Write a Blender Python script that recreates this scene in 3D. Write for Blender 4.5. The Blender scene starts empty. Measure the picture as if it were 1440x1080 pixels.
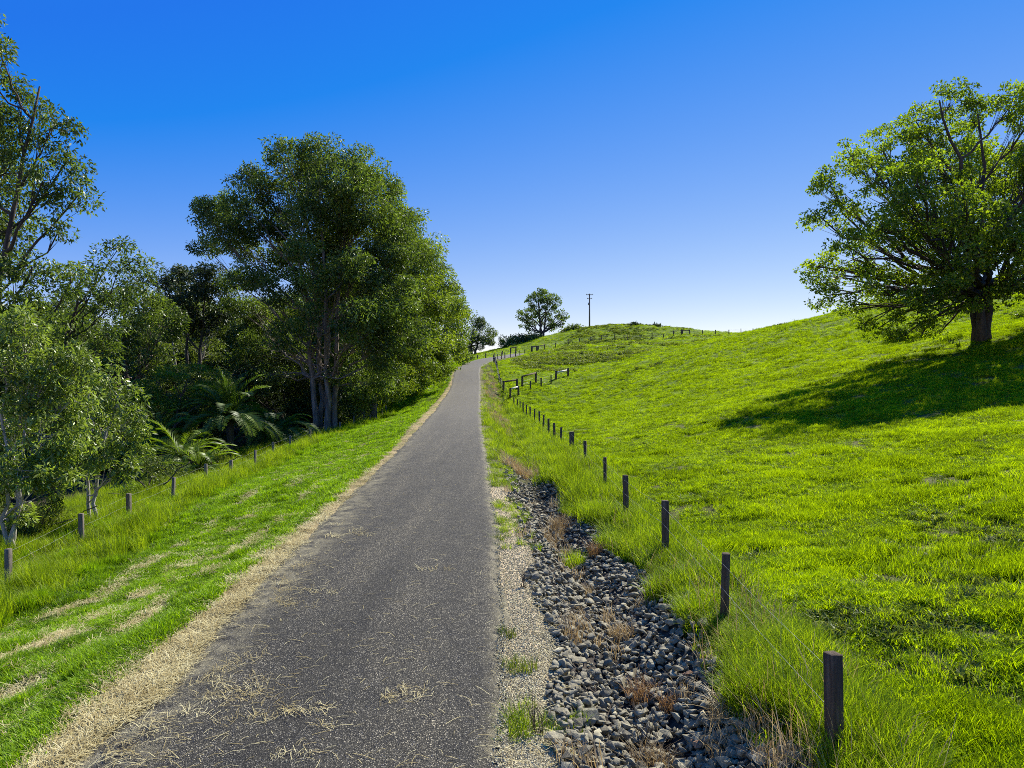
import bpy, bmesh, math, random
import numpy as np
from mathutils import Vector
PI = math.pi
rng = np.random.default_rng(11)
random.seed(5)
sc = bpy.context.scene
COL = sc.collection
CZ = 3.2           # camera height above the path
F = 960.0          # focal length in units of a 1440 px wide frame

def P(px, py, d):
    return np.array([(px-720)/F*d, d, CZ-(py-540)/F*d])

# ------------------------------------------------------------------ helpers
def tag(o, label=None, cat=None, group=None, kind=None):
    if label: o['label'] = label
    if cat: o['category'] = cat
    if group: o['group'] = group
    if kind: o['kind'] = kind
    return o

def mesh_np(name, V, faces_idx, sizes, mat=None, attrs=None, smooth=False):
    """V (n,3); faces_idx flat loop vertex ids; sizes loops per face"""
    me = bpy.data.meshes.new(name)
    V = np.asarray(V, dtype=np.float32)
    fi = np.asarray(faces_idx, dtype=np.int32).ravel()
    sz = np.asarray(sizes, dtype=np.int32)
    me.vertices.add(len(V)); me.vertices.foreach_set('co', V.ravel())
    if len(fi):
        me.loops.add(len(fi)); me.loops.foreach_set('vertex_index', fi)
        me.polygons.add(len(sz))
        st = np.zeros(len(sz), dtype=np.int32); st[1:] = np.cumsum(sz)[:-1]
        me.polygons.foreach_set('loop_start', st)
        me.polygons.foreach_set('loop_total', sz)
        if smooth: me.polygons.foreach_set('use_smooth', np.ones(len(sz), dtype=bool))
    me.update(calc_edges=True)
    if attrs:
        for k, a in attrs.items():
            a = np.asarray(a, dtype=np.float32)
            t = 'FLOAT_VECTOR' if a.ndim == 2 else 'FLOAT'
            at = me.attributes.new(k, t, 'POINT')
            at.data.foreach_set('vector' if a.ndim == 2 else 'value', a.ravel())
    if mat: me.materials.append(mat)
    return me

def link(name, me, parent=None, loc=None):
    o = bpy.data.objects.new(name, me)
    COL.objects.link(o)
    if loc is not None: o.location = loc
    if parent: o.parent = parent
    return o

def empty(name, loc):
    o = bpy.data.objects.new(name, None); COL.objects.link(o)
    o.empty_display_size = .3
    o.location = loc
    return o

class MB:
    def __init__(s): s.v=[]; s.f=[]; s.z=[]; s.n=0
    def add(s, V, faces):
        for f in faces:
            s.f.extend([i+s.n for i in f]); s.z.append(len(f))
        s.v.extend(V); s.n += len(V)
    def box(s, c, size, rz=0, tilt=(0,0), jit=0):
        hx,hy,hz = size[0]/2,size[1]/2,size[2]/2
        V=[]
        for x,y,z in ((-1,-1,-1),(1,-1,-1),(1,1,-1),(-1,1,-1),(-1,-1,1),(1,-1,1),(1,1,1),(-1,1,1)):
            X,Y,Z = x*hx,y*hy,z*hz
            X += random.uniform(-jit,jit); Y += random.uniform(-jit,jit)
            X,Y = X*math.cos(rz)-Y*math.sin(rz), X*math.sin(rz)+Y*math.cos(rz)
            X += Z*tilt[0]; Y += Z*tilt[1]
            V.append((c[0]+X,c[1]+Y,c[2]+Z))
        s.add(V, [(3,2,1,0),(4,5,6,7),(0,1,5,4),(1,2,6,5),(2,3,7,6),(3,0,4,7)])
    def tube(s, pts, rad, k=6, cap=True):
        pts=[np.asarray(p,float) for p in pts]
        n=len(pts); V=[]; Fc=[]
        for i,p in enumerate(pts):
            t = pts[min(i+1,n-1)]-pts[max(i-1,0)]
            t = t/(np.linalg.norm(t)+1e-9)
            a = np.array([0,0,1.]) if abs(t[2])<.9 else np.array([1.,0,0])
            u = np.cross(t,a); u/=np.linalg.norm(u); w=np.cross(t,u)
            for j in range(k):
                an=2*PI*j/k
                V.append(tuple(p+rad[i]*(math.cos(an)*u+math.sin(an)*w)))
        for i in range(n-1):
            for j in range(k):
                Fc.append((i*k+j,i*k+(j+1)%k,(i+1)*k+(j+1)%k,(i+1)*k+j))
        if cap:
            Fc.append(tuple(range(k-1,-1,-1))); Fc.append(tuple((n-1)*k+j for j in range(k)))
        s.add(V,Fc)
    def mesh(s, name, mat, smooth=False):
        return mesh_np(name, s.v, s.f, s.z, mat, smooth=smooth)
    def build(s, name, mat, parent=None, smooth=False, loc=None):
        return link(name, s.mesh(name, mat, smooth), parent, loc)

# ------------------------------------------------------------------ terrain
pd = np.array([-20, 0, 5, 10, 20, 30, 40, 50, 60, 70, 85, 100, 112, 125, 145, 160, 175, 200, 260.])
pz = np.array([-3.2,-3.2,-3.15,-2.95,-2.8,-2.72,-2.5,-2.22,-1.85,-1.25,-.2,2.0,3.0,4.4,5.9,7.1,7.6,7.0,3])
pc = np.array([-1.85,-1.85,-1.85,-1.95,-2.45,-3.0,-3.6,-4.1,-4.6,-5.05,-5.75,-6.5,-6.6,-4.9,-1.0,2.4,6.5,14,30])
def smooth_interp(x, xs, ys):
    x = np.asarray(x, float)
    m = np.gradient(ys, xs)
    i = np.clip(np.searchsorted(xs, x)-1, 0, len(xs)-2)
    h = xs[i+1]-xs[i]; t = np.clip((x-xs[i])/h, 0, 1)
    h00=2*t**3-3*t**2+1; h10=t**3-2*t**2+t; h01=-2*t**3+3*t**2; h11=t**3-t**2
    return h00*ys[i]+h10*h*m[i]+h01*ys[i+1]+h11*h*m[i+1]
def path_z(d): return smooth_interp(d, pd, pz)
def path_x(d): return smooth_interp(d, pd, pc)
HW = 1.83
ctrl = []
for d in (0,5,10,20,30,40,50,60,70,85,100,112,125,145,160):
    ctrl.append((float(path_x(d)), d, float(path_z(d))-.06))
FENCE = [(2.5,5.3),(2.62,8.4),(2.74,12.2),(2.6,15.6),(2.66,19.5),(2.68,25),(2.7,30.8),(2.49,34.6),(2.38,38.4),(2.25,42),
         (2.12,46),(2.0,50),(1.75,53),(1.52,57),(1.3,61),(1.06,65),(.82,68.5),(.58,72),(.2,76),(-.2,80)]
FTOP = [-2.09,-2.08,-2.08,-2.08,-2.09,-2.08,-2.15,-2.19,-2.18,-2.13,-2.07,-2.0,-1.92,-1.9,-1.84,-1.73,-1.68,-1.6,-1.44,-1.02]
for (x,d),t in zip(FENCE[::2],FTOP[::2]): ctrl.append((x,d,t-(.9 if d<6 else 1.15)))
ctrl += [(2.6,0,-2.9),(6,0,-2.5),(15,0,-.6),(5,5,-2.6),(8.6,11.4,-2.1),(10,20,-2.05),(20,20,-.7),(22,30,-.2),(15,30,-1.35),(11.6,36,-1.3),(25,36,.9),(31,45,2.8),
 (45,45,6.0),(20,60,.9),(40,60,5.3),(60,60,9.0),(5.8,90,-.35),(15,85,1.5),(30,85,5.9),(40,85,8.9),(55,85,11.5),(10,110,2.6),(25,110,5.6),
 (40,110,7.6),(5,130,5.0),(20,130,6.8),(35,130,7.5),(10,150,7.5),(11,180,10),(24,180,11.3),(34,180,12),(45,180,13),(55,180,13.5),(65,180,13.6),
 (35,200,17.3),(22.7,200,16.4),(50,200,15.7),(60,200,14.2),(9.2,210,14.0),(-4,200,10.3),(2.7,200,11.9),(14.4,200,15),
 (35,235,15),(10,240,11),(60,240,11),(-10,240,8),(30,270,10),(80,130,7),(90,180,8),
 (-10.6,170,5.8),(.9,174,7.9),(-10,185,7.6),(-25,170,4),
 (-11.8,16,-5.0),(-12.3,19.5,-4.8),(-12.9,23,-4.8),(-13.9,31,-4.85),(-14.3,38,-4.85),(-14.1,56,-4.3),(-13.7,66,-4.1),(-14.4,78,-3.7),
 (-4.4,5.9,-3.3),(-8,8,-4.1),(-8,0,-4.2),(-14,5,-5.6),(-20,20,-5.7),(-25,40,-6.2),(-17,60,-4.6),(-30,60,-6.6),(-16,80,-3.4),(-13,100,-.6),
 (-13,115,1.6),(-15,140,3.4),(-60,100,-8),(-60,30,-8),(-60,180,-2),(-100,100,-9),(-30,120,-1)]
C = np.array(ctrl)
def _tps_fit(C):
    n=len(C); X=C[:,:2]/50
    r=np.linalg.norm(X[:,None]-X[None],axis=2)
    K=np.where(r>0,r**2*np.log(r+1e-12),0)+np.eye(n)*2e-3
    Pm=np.c_[np.ones(n),X]
    A=np.block([[K,Pm],[Pm.T,np.zeros((3,3))]])
    return np.linalg.solve(A,np.r_[C[:,2],0,0,0])
W = _tps_fit(C)
def tps(x,y):
    x=np.asarray(x,float); y=np.asarray(y,float); sh=x.shape
    Q=np.stack([x.ravel(),y.ravel()],1)/50
    out=np.empty(len(Q)); Xc=C[:,:2]/50
    for i in range(0,len(Q),20000):
        q=Q[i:i+20000]
        r2=((q[:,None]-Xc[None])**2).sum(2)+1e-12
        out[i:i+20000]=(.5*r2*np.log(r2))@W[:-3]+W[-3]+q@W[-2:]
    return out.reshape(sh)
def sst(a,b,x):
    t=np.clip((x-a)/(b-a),0,1); return t*t*(3-2*t)
def vnoise(x,y,s,seed=0):
    """cheap smooth value noise"""
    x=np.asarray(x,float)*s; y=np.asarray(y,float)*s
    xi=np.floor(x).astype(np.int64); yi=np.floor(y).astype(np.int64); fx=x-xi; fy=y-yi
    fx=fx*fx*(3-2*fx); fy=fy*fy*(3-2*fy)
    def h(a,b):
        n=(a*374761393+b*668265263+seed*1442695)&0x7fffffff
        n=((n^(n>>13))*1274126177)&0x7fffffff
        return ((n^(n>>16))&0xffff)/65535.
    return (h(xi,yi)*(1-fx)+h(xi+1,yi)*fx)*(1-fy)+(h(xi,yi+1)*(1-fx)+h(xi+1,yi+1)*fx)*fy
def ditch(r,y):
    c=1.38+.9*sst(25,60,y)
    return (.42+.1*sst(20,60,y))*np.exp(-((r-c)/.6)**2)*(1-sst(90,110,y))
def H(x,y):
    """terrain height (world z)"""
    x=np.asarray(x,float); y=np.asarray(y,float)
    u=x-path_x(np.clip(y,-20,260)); r=u-HW
    t=tps(x,np.clip(y,-30,330))
    far=np.maximum(sst(110,260,np.abs(x)),sst(270,420,y))
    t=t*(1-far)+(-8)*far
    zp=path_z(np.clip(y,-20,260))-.05
    m=(1-sst(HW+.35,HW+1.3,np.abs(u)))*(1-sst(163,172,y))
    z=t*(1-m)+zp*m
    z=z-ditch(r,y)
    off=sst(HW+.2,HW+1.0,np.abs(u))
    z=z+off*((vnoise(x,y,.22,3)-.5)*.28+(vnoise(x,y,.9,4)-.5)*.13+(vnoise(x,y,3.1,5)-.5)*.05)
    hs=sst(70,110,y)*sst(6,14,u)
    z=z+hs*((vnoise(x,y,.12,7)-.5)*.9+(vnoise(x,y,.45,8)-.5)*.45)
    return z+CZ
def Hs(x,y): return float(H(np.array([x]),np.array([y]))[0])

# ------------------------------------------------------------------ materials
def mat(name):
    m=bpy.data.materials.new(name); m.use_nodes=True
    nt=m.node_tree; nt.nodes.clear()
    out=nt.nodes.new('ShaderNodeOutputMaterial')
    return m,nt,out
def N(nt,t,**k):
    n=nt.nodes.new(t)
    for a,b in k.items():
        if a in ('inputs',):
            for i,v in b.items(): n.inputs[i].default_value=v
        else: setattr(n,a,b)
    return n
def ramp(nt,src,stops):
    r=nt.nodes.new('ShaderNodeValToRGB')
    e=r.color_ramp.elements
    while len(e)<len(stops): e.new(.5)
    for el,(p,c) in zip(e,stops):
        el.position=p; el.color=(*c,1)
    nt.links.new(src,r.inputs[0]); return r.outputs[0]
def noise(nt,scale,detail=3,rough=.6,coord=None):
    n=N(nt,'ShaderNodeTexNoise',inputs={'Scale':scale,'Detail':detail,'Roughness':rough})
    if coord is not None: nt.links.new(coord,n.inputs['Vector'])
    return n.outputs['Fac']
def pos(nt): return nt.nodes.new('ShaderNodeNewGeometry').outputs['Position']
def attr(nt,name):
    a=nt.nodes.new('ShaderNodeAttribute'); a.attribute_name=name; return a.outputs['Fac']
def mixc(nt,f,a,b,mode='MIX'):
    m=N(nt,'ShaderNodeMix',data_type='RGBA',blend_type=mode)
    for s,i in ((f,0),(a,6),(b,7)):
        if isinstance(s,(int,float)): m.inputs[i].default_value=s
        elif isinstance(s,tuple): m.inputs[i].default_value=(*s,1)
        else: nt.links.new(s,m.inputs[i])
    return m.outputs[2]
def math_(nt,op,a,b=0.):
    m=N(nt,'ShaderNodeMath',operation=op)
    for s,i in ((a,0),(b,1)):
        if isinstance(s,(int,float)): m.inputs[i].default_value=s
        else: nt.links.new(s,m.inputs[i])
    return m.outputs[0]

def leaf_mat(name, dark, mid, light, transl=.4, gloss=.12, patch=.35, tcol=(1.15,1.25,.45), rough=.45, inst=0.):
    """foliage / grass: per-leaf variation + patches in the place, diffuse + translucent + a little sheen"""
    m,nt,out=mat(name)
    p=pos(nt)
    a=attr(nt,'rnd')
    n1=noise(nt,patch,3,.6,p)
    v=math_(nt,'ADD',math_(nt,'MULTIPLY',a,.55),math_(nt,'MULTIPLY',math_(nt,'SUBTRACT',n1,.25),.9))
    if inst:
        oi=nt.nodes.new('ShaderNodeObjectInfo').outputs['Random']
        v=math_(nt,'ADD',v,math_(nt,'MULTIPLY',math_(nt,'SUBTRACT',oi,.5),inst))
    c=ramp(nt,v,[(.12,dark),(.5,mid),(.88,light)])
    d=N(nt,'ShaderNodeBsdfDiffuse'); nt.links.new(c,d.inputs[0])
    t=N(nt,'ShaderNodeBsdfTranslucent')
    tc=mixc(nt,1.,c,tcol,'MULTIPLY'); nt.links.new(tc,t.inputs[0])
    mx=N(nt,'ShaderNodeMixShader'); mx.inputs[0].default_value=transl
    nt.links.new(d.outputs[0],mx.inputs[1]); nt.links.new(t.outputs[0],mx.inputs[2])
    g=N(nt,'ShaderNodeBsdfGlossy',inputs={'Roughness':rough}); g.inputs[0].default_value=(.9,.95,.9,1)
    mg=N(nt,'ShaderNodeMixShader'); mg.inputs[0].default_value=gloss
    nt.links.new(mx.outputs[0],mg.inputs[1]); nt.links.new(g.outputs[0],mg.inputs[2])
    nt.links.new(mg.outputs[0],out.inputs[0])
    return m
def solid_mat(name, stops, scale=4, detail=5, rough=.9, bump=.3, bscale=None, stretch=None, rand=False, spec=.3):
    m,nt,out=mat(name)
    tc=nt.nodes.new('ShaderNodeTexCoord').outputs['Object']
    if stretch:
        mp=N(nt,'ShaderNodeMapping'); mp.inputs['Scale'].default_value=stretch
        nt.links.new(tc,mp.inputs[0]); tc=mp.outputs[0]
    n=noise(nt,scale,detail,.65,tc)
    if rand:
        oi=nt.nodes.new('ShaderNodeObjectInfo').outputs['Random']
        n=math_(nt,'ADD',math_(nt,'MULTIPLY',n,.6),math_(nt,'MULTIPLY',oi,.4))
    c=ramp(nt,n,stops)
    b=N(nt,'ShaderNodeBsdfPrincipled',inputs={'Roughness':rough,'Specular IOR Level':spec})
    nt.links.new(c,b.inputs['Base Color'])
    bn=N(nt,'ShaderNodeBump',inputs={'Strength':bump,'Distance':.02})
    nt.links.new(noise(nt,bscale or scale*3,4,.7,tc),bn.inputs['Height'])
    nt.links.new(bn.outputs[0],b.inputs['Normal'])
    nt.links.new(b.outputs[0],out.inputs[0])
    return m

M={}
M['pasture']=leaf_mat('pasture_blade',(.065,.1,.006),(.22,.345,.004),(.40,.54,.006),.55,.008,.35,(1.25,1.2,.3),inst=.55)
M['mown']=leaf_mat('mown_blade',(.05,.09,.006),(.185,.34,.006),(.37,.55,.01),.52,.01,.6,(1.2,1.2,.35),inst=.5)
M['tall']=leaf_mat('tall_blade',(.07,.1,.008),(.2,.31,.008),(.38,.48,.025),.52,.01,.7,(1.2,1.2,.35),inst=.55)
M['weed']=leaf_mat('weed_leaf',(.05,.075,.012),(.14,.175,.024),(.26,.29,.06),.4,.02,.5,inst=.5)
M['dry']=leaf_mat('dry_blade',(.22,.15,.07),(.43,.33,.17),(.62,.52,.33),.3,.02,1.5,(1,.9,.7),inst=.3)
M['rust']=leaf_mat('rusty_blade',(.16,.09,.04),(.3,.18,.08),(.42,.29,.15),.3,.02,1.5,(1,.9,.7))
M['straw']=leaf_mat('straw_stalk',(.22,.165,.06),(.44,.365,.16),(.66,.6,.33),.15,.03,2.,(1,.9,.7),inst=.5)
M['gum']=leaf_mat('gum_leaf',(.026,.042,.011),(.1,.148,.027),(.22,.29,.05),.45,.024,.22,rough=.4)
M['gum_far']=leaf_mat('gum_leaf_sunny',(.05,.075,.010),(.15,.205,.02),(.3,.36,.04),.5,.03,.2)  # lighter, yellower copy of the gum leaf, sunlight put into its colour
M['forest']=leaf_mat('forest_leaf',(.03,.045,.012),(.095,.13,.026),(.2,.245,.05),.45,.03,.12)
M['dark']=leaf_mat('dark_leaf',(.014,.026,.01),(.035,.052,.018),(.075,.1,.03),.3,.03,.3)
M['silver']=leaf_mat('silvery_leaf',(.05,.075,.018),(.18,.24,.045),(.36,.45,.09),.45,.035,.5,rough=.4)
M['camphor']=leaf_mat('broad_leaf',(.045,.07,.008),(.17,.24,.014),(.36,.44,.022),.58,.025,.3)
M['palm']=leaf_mat('palm_leaf',(.03,.06,.01),(.085,.14,.018),(.18,.25,.03),.45,.025,.6)
M['palm_light']=leaf_mat('young_palm_leaf',(.05,.09,.01),(.13,.2,.015),(.26,.35,.025),.5,.025,.6)
M['bark']=solid_mat('gum_bark',[(.25,(.07,.055,.042)),(.5,(.18,.148,.115)),(.75,(.36,.31,.25))],3,6,.9,.6,14,(1.6,1.6,.3))
M['bark_dark']=solid_mat('dark_bark',[(.3,(.03,.023,.018)),(.7,(.11,.09,.07))],4,6,.95,.8,16,(1.5,1.5,.4))
M['bark_pale']=solid_mat('pale_bark',[(.3,(.22,.2,.17)),(.7,(.5,.47,.42))],3,6,.9,.4,12,(1.5,1.5,.4))
M['timber']=solid_mat('weathered_timber',[(.25,(.035,.024,.016)),(.5,(.095,.068,.045)),(.78,(.22,.17,.12))],5,8,.95,.9,26,(4,4,.35))
M['timber_grey']=solid_mat('silver_grey_timber',[(.25,(.06,.052,.042)),(.5,(.15,.13,.105)),(.78,(.3,.265,.22))],5,8,.95,.9,26,(4,4,.35))
M['steel']=solid_mat('galvanised_wire',[(.3,(.25,.25,.25)),(.7,(.45,.45,.44))],20,2,.5,.05)
M['rail_pale']=solid_mat('pale_rail',[(.3,(.45,.42,.37)),(.7,(.7,.68,.62))],5,5,.8,.3)
rock_stops=[(.22,(.045,.04,.027)),(.40,(.14,.127,.088)),(.56,(.25,.228,.152)),(.75,(.45,.41,.27))]
M['rock']=solid_mat('basalt',rock_stops,5,6,.85,.7,22,rand=True)
M['rock_pale']=solid_mat('lichen_rock',[(.3,(.12,.115,.08)),(.7,(.3,.28,.19))],9,6,.9,.6,24)
M['rock_rust']=solid_mat('rusty_rock',[(.3,(.16,.085,.045)),(.7,(.34,.2,.11))],9,6,.9,.6,24)
M['pebble']=solid_mat('pale_gravel',[(.2,(.2,.165,.085)),(.5,(.44,.385,.23)),(.8,(.68,.62,.4))],2,3,.9,.2,rand=True)
M['chip']=solid_mat('asphalt_chip',[(.2,(.04,.04,.042)),(.6,(.13,.125,.125)),(.85,(.4,.38,.35))],2,3,.8,.2,rand=True)

def ground_mat():
    m,nt,out=mat('soil_and_turf')
    p=pos(nt)
    n1=noise(nt,.35,4,.6,p); n2=noise(nt,9,5,.7,p); n3=noise(nt,60,3,.7,p)
    turf=ramp(nt,n1,[(.3,(.07,.115,.006)),(.7,(.14,.2,.008))])
    soil=ramp(nt,n2,[(.35,(.045,.036,.02)),(.65,(.11,.085,.05))])
    far=attr(nt,'far')
    k=math_(nt,'MULTIPLY',ramp(nt,n2,[(.35,(0,0,0)),(.6,(1,1,1))]),.5)
    kk=math_(nt,'MAXIMUM',k,far)
    base=mixc(nt,kk,soil,turf)
    straw=ramp(nt,n3,[(.3,(.14,.1,.05)),(.7,(.46,.36,.2))])
    base=mixc(nt,attr(nt,'straw'),base,straw)
    grav=ramp(nt,n3,[(.3,(.22,.17,.10)),(.7,(.6,.5,.33))])
    base=mixc(nt,attr(nt,'gravel'),base,grav)
    mud=ramp(nt,n2,[(.3,(.02,.018,.016)),(.7,(.07,.06,.05))])
    base=mixc(nt,attr(nt,'bed'),base,mud)
    litter=ramp(nt,n2,[(.3,(.022,.02,.012)),(.7,(.06,.05,.03))])
    base=mixc(nt,attr(nt,'forest'),base,litter)
    b=N(nt,'ShaderNodeBsdfPrincipled',inputs={'Roughness':1.,'Specular IOR Level':.1})
    nt.links.new(base,b.inputs['Base Color'])
    bn=N(nt,'ShaderNodeBump',inputs={'Strength':.6,'Distance':.04})
    nt.links.new(n2,bn.inputs['Height']); nt.links.new(bn.outputs[0],b.inputs['Normal'])
    nt.links.new(b.outputs[0],out.inputs[0])
    return m
def path_mat():
    m,nt,out=mat('chip_seal')
    p=pos(nt)
    v=N(nt,'ShaderNodeTexVoronoi',inputs={'Scale':120.}); nt.links.new(p,v.inputs['Vector'])
    sep=N(nt,'ShaderNodeSeparateColor'); nt.links.new(v.outputs['Color'],sep.inputs[0])
    chips=ramp(nt,sep.outputs[0],[(.0,(.004,.004,.0035)),(.45,(.012,.0118,.0105)),(.78,(.037,.036,.031)),(.92,(.13,.124,.102)),(1,(.34,.32,.25))])
    big=ramp(nt,noise(nt,1.1,5,.65,p),[(.3,(.78,.78,.8)),(.7,(1.22,1.18,1.12))])
    c=mixc(nt,1.,chips,big,'MULTIPLY')
    mp=N(nt,'ShaderNodeMapping'); mp.inputs['Scale'].default_value=(1.3,.12,1); nt.links.new(p,mp.inputs[0])
    lane=ramp(nt,noise(nt,1.,4,.6,mp.outputs[0]),[(.32,(.62,.62,.62)),(.52,(1.,.99,.95)),(.7,(1.5,1.44,1.28))])
    c=mixc(nt,1.,c,lane,'MULTIPLY')
    # dusty, sandy margins and a far stretch painted paler for the grazing light
    dust=attr(nt,'dust')
    dn=noise(nt,3.5,6,.75,p)
    f=math_(nt,'MULTIPLY',dust,ramp(nt,dn,[(.38,(0,0,0)),(.62,(1,1,1))]))
    sand=ramp(nt,noise(nt,70,2,.6,p),[(.3,(.17,.15,.085)),(.7,(.37,.33,.2))])
    c=mixc(nt,f,c,sand)
    c=mixc(nt,math_(nt,'MULTIPLY',attr(nt,'grazing_pale'),.6),c,(.115,.106,.085))
    b=N(nt,'ShaderNodeBsdfPrincipled',inputs={'Roughness':.85,'Specular IOR Level':.3})
    nt.links.new(c,b.inputs['Base Color'])
    bn=N(nt,'ShaderNodeBump',inputs={'Strength':.9,'Distance':.008})
    nt.links.new(v.outputs['Distance'],bn.inputs['Height'])
    nt.links.new(bn.outputs[0],b.inputs['Normal'])
    nt.links.new(b.outputs[0],out.inputs[0])
    return m

# ------------------------------------------------------------------ ground sheet
def axis(pts):
    out=[pts[0][0]]
    for (a,s0),(b,s1) in zip(pts[:-1],pts[1:]):
        x=a
        while True:
            t=(x-a)/(b-a); s=s0+(s1-s0)*t
            x+=s
            if x>=b-s*.3: break
            out.append(x)
        out.append(b)
    return np.array(out)
xs=axis([(-700,60),(-130,8),(-40,1.6),(-16,.4),(-7,.16),(-4.6,.1),(5,.1),(9,.3),(35,.8),(90,2.5),(150,8),(700,60)])
ys=axis([(-60,8),(-4,1),(3,.15),(14,.16),(30,.3),(60,.6),(110,1.0),(210,1.2),(280,3),(420,12),(1500,90)])
GX,GY=np.meshgrid(xs,ys)
GZ=H(GX,GY)
nx,ny=len(xs),len(ys)
idx=np.arange(nx*ny).reshape(ny,nx)
quads=np.stack([idx[:-1,:-1],idx[:-1,1:],idx[1:,1:],idx[1:,:-1]],-1).reshape(-1,4)
U=GX-path_x(np.clip(GY,-20,260)); R=U-HW; L=-U-HW
def straw_w(y): return .46-.14*sst(6,20,y)+.35*sst(25,45,y)*(1-sst(75,85,y))
nz=vnoise(GX,GY,1.5,21); nz2=vnoise(GX,GY,.5,22)
a_straw=(sst(-.6,-.1,L)*(1-sst(straw_w(GY)*.7,straw_w(GY)*1.1+.25,L+ (nz-.5)*.5)))
for off,wd in ((1.7,.18),(3.0,.25),(4.4,.22)):
    a_straw=np.maximum(a_straw,.55*np.exp(-((L-off-(nz2-.5)*.5)/wd)**2)*sst(.38,.62,nz)*(1-sst(40,60,GY))*(GY<60))
a_grav=sst(-.5,-.2,R)*(1-sst(.42,.75,R+(nz-.5)*.35))*(1-sst(17,23,GY)*.8)*(1-sst(100,140,GY))
a_straw*=(1-sst(90,110,GY))*(.35+.65*sst(.3,.6,vnoise(GX,GY,2.6,23))); a_grav*=(GY<150)
a_bed=sst(.4,.7,R)*(1-sst(2.1,2.5,R))*(1-sst(19,24,GY)*.6)*(1-sst(90,110,GY))
a_far=(GY>166)+sst(18,60,GY)*(R>2)+ (L>0)*sst(18,50,GY)*.8
FLX=smooth_interp(np.clip(GY,0,160),np.array([0,16,23,31,38,56,78,100,160.]),np.array([-11,-11.8,-12.9,-13.9,-14.3,-14.1,-14.4,-12,-14.]))
a_for=sst(2.5,7,FLX-GX)*(1-sst(135,150,GY))
me=mesh_np('ground',np.stack([GX,GY,GZ],-1).reshape(-1,3),quads,np.full(len(quads),4),ground_mat(),
   dict(straw=a_straw.ravel(),gravel=a_grav.ravel(),bed=a_bed.ravel(),far=np.clip(a_far,0,1).ravel(),forest=a_for.ravel()),True)
tag(link('ground',me),kind='structure')

# ------------------------------------------------------------------ path sheet
yd=axis([(-8,.5),(3,.12),(20,.2),(60,.5),(168,1.0)])
us=np.linspace(-1,1,41)
PX=[];att=[];wr=[]
YY,UU=np.meshgrid(yd,us,indexing='ij')
edge=(vnoise(YY,UU*0+3,1.3,31)-.5)*.16*(UU<0)+(vnoise(YY,UU*0+9,1.7,33)-.5)*.12*(UU>0)+(vnoise(YY,UU*0+9,7,34)-.5)*.06
squeeze=.9*np.exp(-((YY-80)/9)**2)*(UU<0)   # grass creeps over the left edge here
XX=path_x(YY)+UU*(HW+edge*np.abs(UU)-squeeze*0)
dx=np.gradient(path_x(yd),yd)[:,None]
ZZ=path_z(YY)+CZ+.012+.03*(1-UU**2)-.05*sst(.9,1,np.abs(UU))
i2=np.arange(YY.size).reshape(YY.shape)
q2=np.stack([i2[:-1,:-1],i2[:-1,1:],i2[1:,1:],i2[1:,:-1]],-1).reshape(-1,4)
dust=np.clip(sst(.45,1,-UU)*(.8-.3*sst(15,30,YY))+sst(.86,1.0,UU)*.9+.05,0,1)
grazing_pale=sst(18,60,YY)  # grows with distance; stands in for light seen at a grazing angle
me=mesh_np('path',np.stack([XX,YY,ZZ],-1).reshape(-1,3),q2,np.full(len(q2),4),path_mat(),dict(dust=dust.ravel(),grazing_pale=grazing_pale.ravel()),True)
tag(link('path',me),kind='structure')

# ------------------------------------------------------------------ grass by geometry nodes
def blades(n, rad, h0, h1, w, lean, seg=3, flat=0., base_spread=1., tw=.5):
    """a patch of n curved blades -> V, loops, sizes, rnd"""
    a=rng.uniform(0,2*PI,n); rr=rad*np.sqrt(rng.uniform(0,1,n))*base_spread
    bx=rr*np.cos(a); by=rr*np.sin(a)
    h=rng.uniform(h0,h1,n); ln=rng.uniform(.2,1,n)*lean*h
    la=rng.uniform(0,2*PI,n)
    dxy=np.stack([np.cos(la),np.sin(la)],1)
    fa=la+PI/2+rng.uniform(-tw,tw,n); side=np.stack([np.cos(fa),np.sin(fa)],1)
    V=[];rn=rng.uniform(0,1,n)
    ww=w*rng.uniform(.7,1.3,n)
    for s in range(seg+1):
        t=s/seg
        cx=bx+dxy[:,0]*ln*t**1.8; cy=by+dxy[:,1]*ln*t**1.8
        cz=h*(t-.28*t**2*lean)*(1-flat)-.02*(s==0)
        wd=ww*(1-t**1.6)*.5+.0006
        V.append(np.stack([cx-side[:,0]*wd,cy-side[:,1]*wd,cz],1)); V.append(np.stack([cx+side[:,0]*wd,cy+side[:,1]*wd,cz],1))
    V=np.stack(V,1); k=V.shape[1]
    base=(np.arange(n)*k)[:,None]
    fs=[]
    for s in range(seg): fs.append(base+np.array([2*s,2*s+1,2*s+3,2*s+2])[None])
    fs=np.concatenate(fs)
    return V.reshape(-1,3),fs,np.repeat(rn,k)
def proto_coll(name, items):
    c=bpy.data.collections.new(name)
    for i,me in enumerate(items):
        c.objects.link(bpy.data.objects.new(name+'_%02d'%i,me))
    return c
def blade_protos(name,k,m,**kw):
    r=[]
    for i in range(k):
        V,f,rn=blades(**kw)
        r.append(mesh_np(name,V,f,np.full(len(f),4),m,dict(rnd=rn)))
    return proto_coll(name,r)
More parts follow.
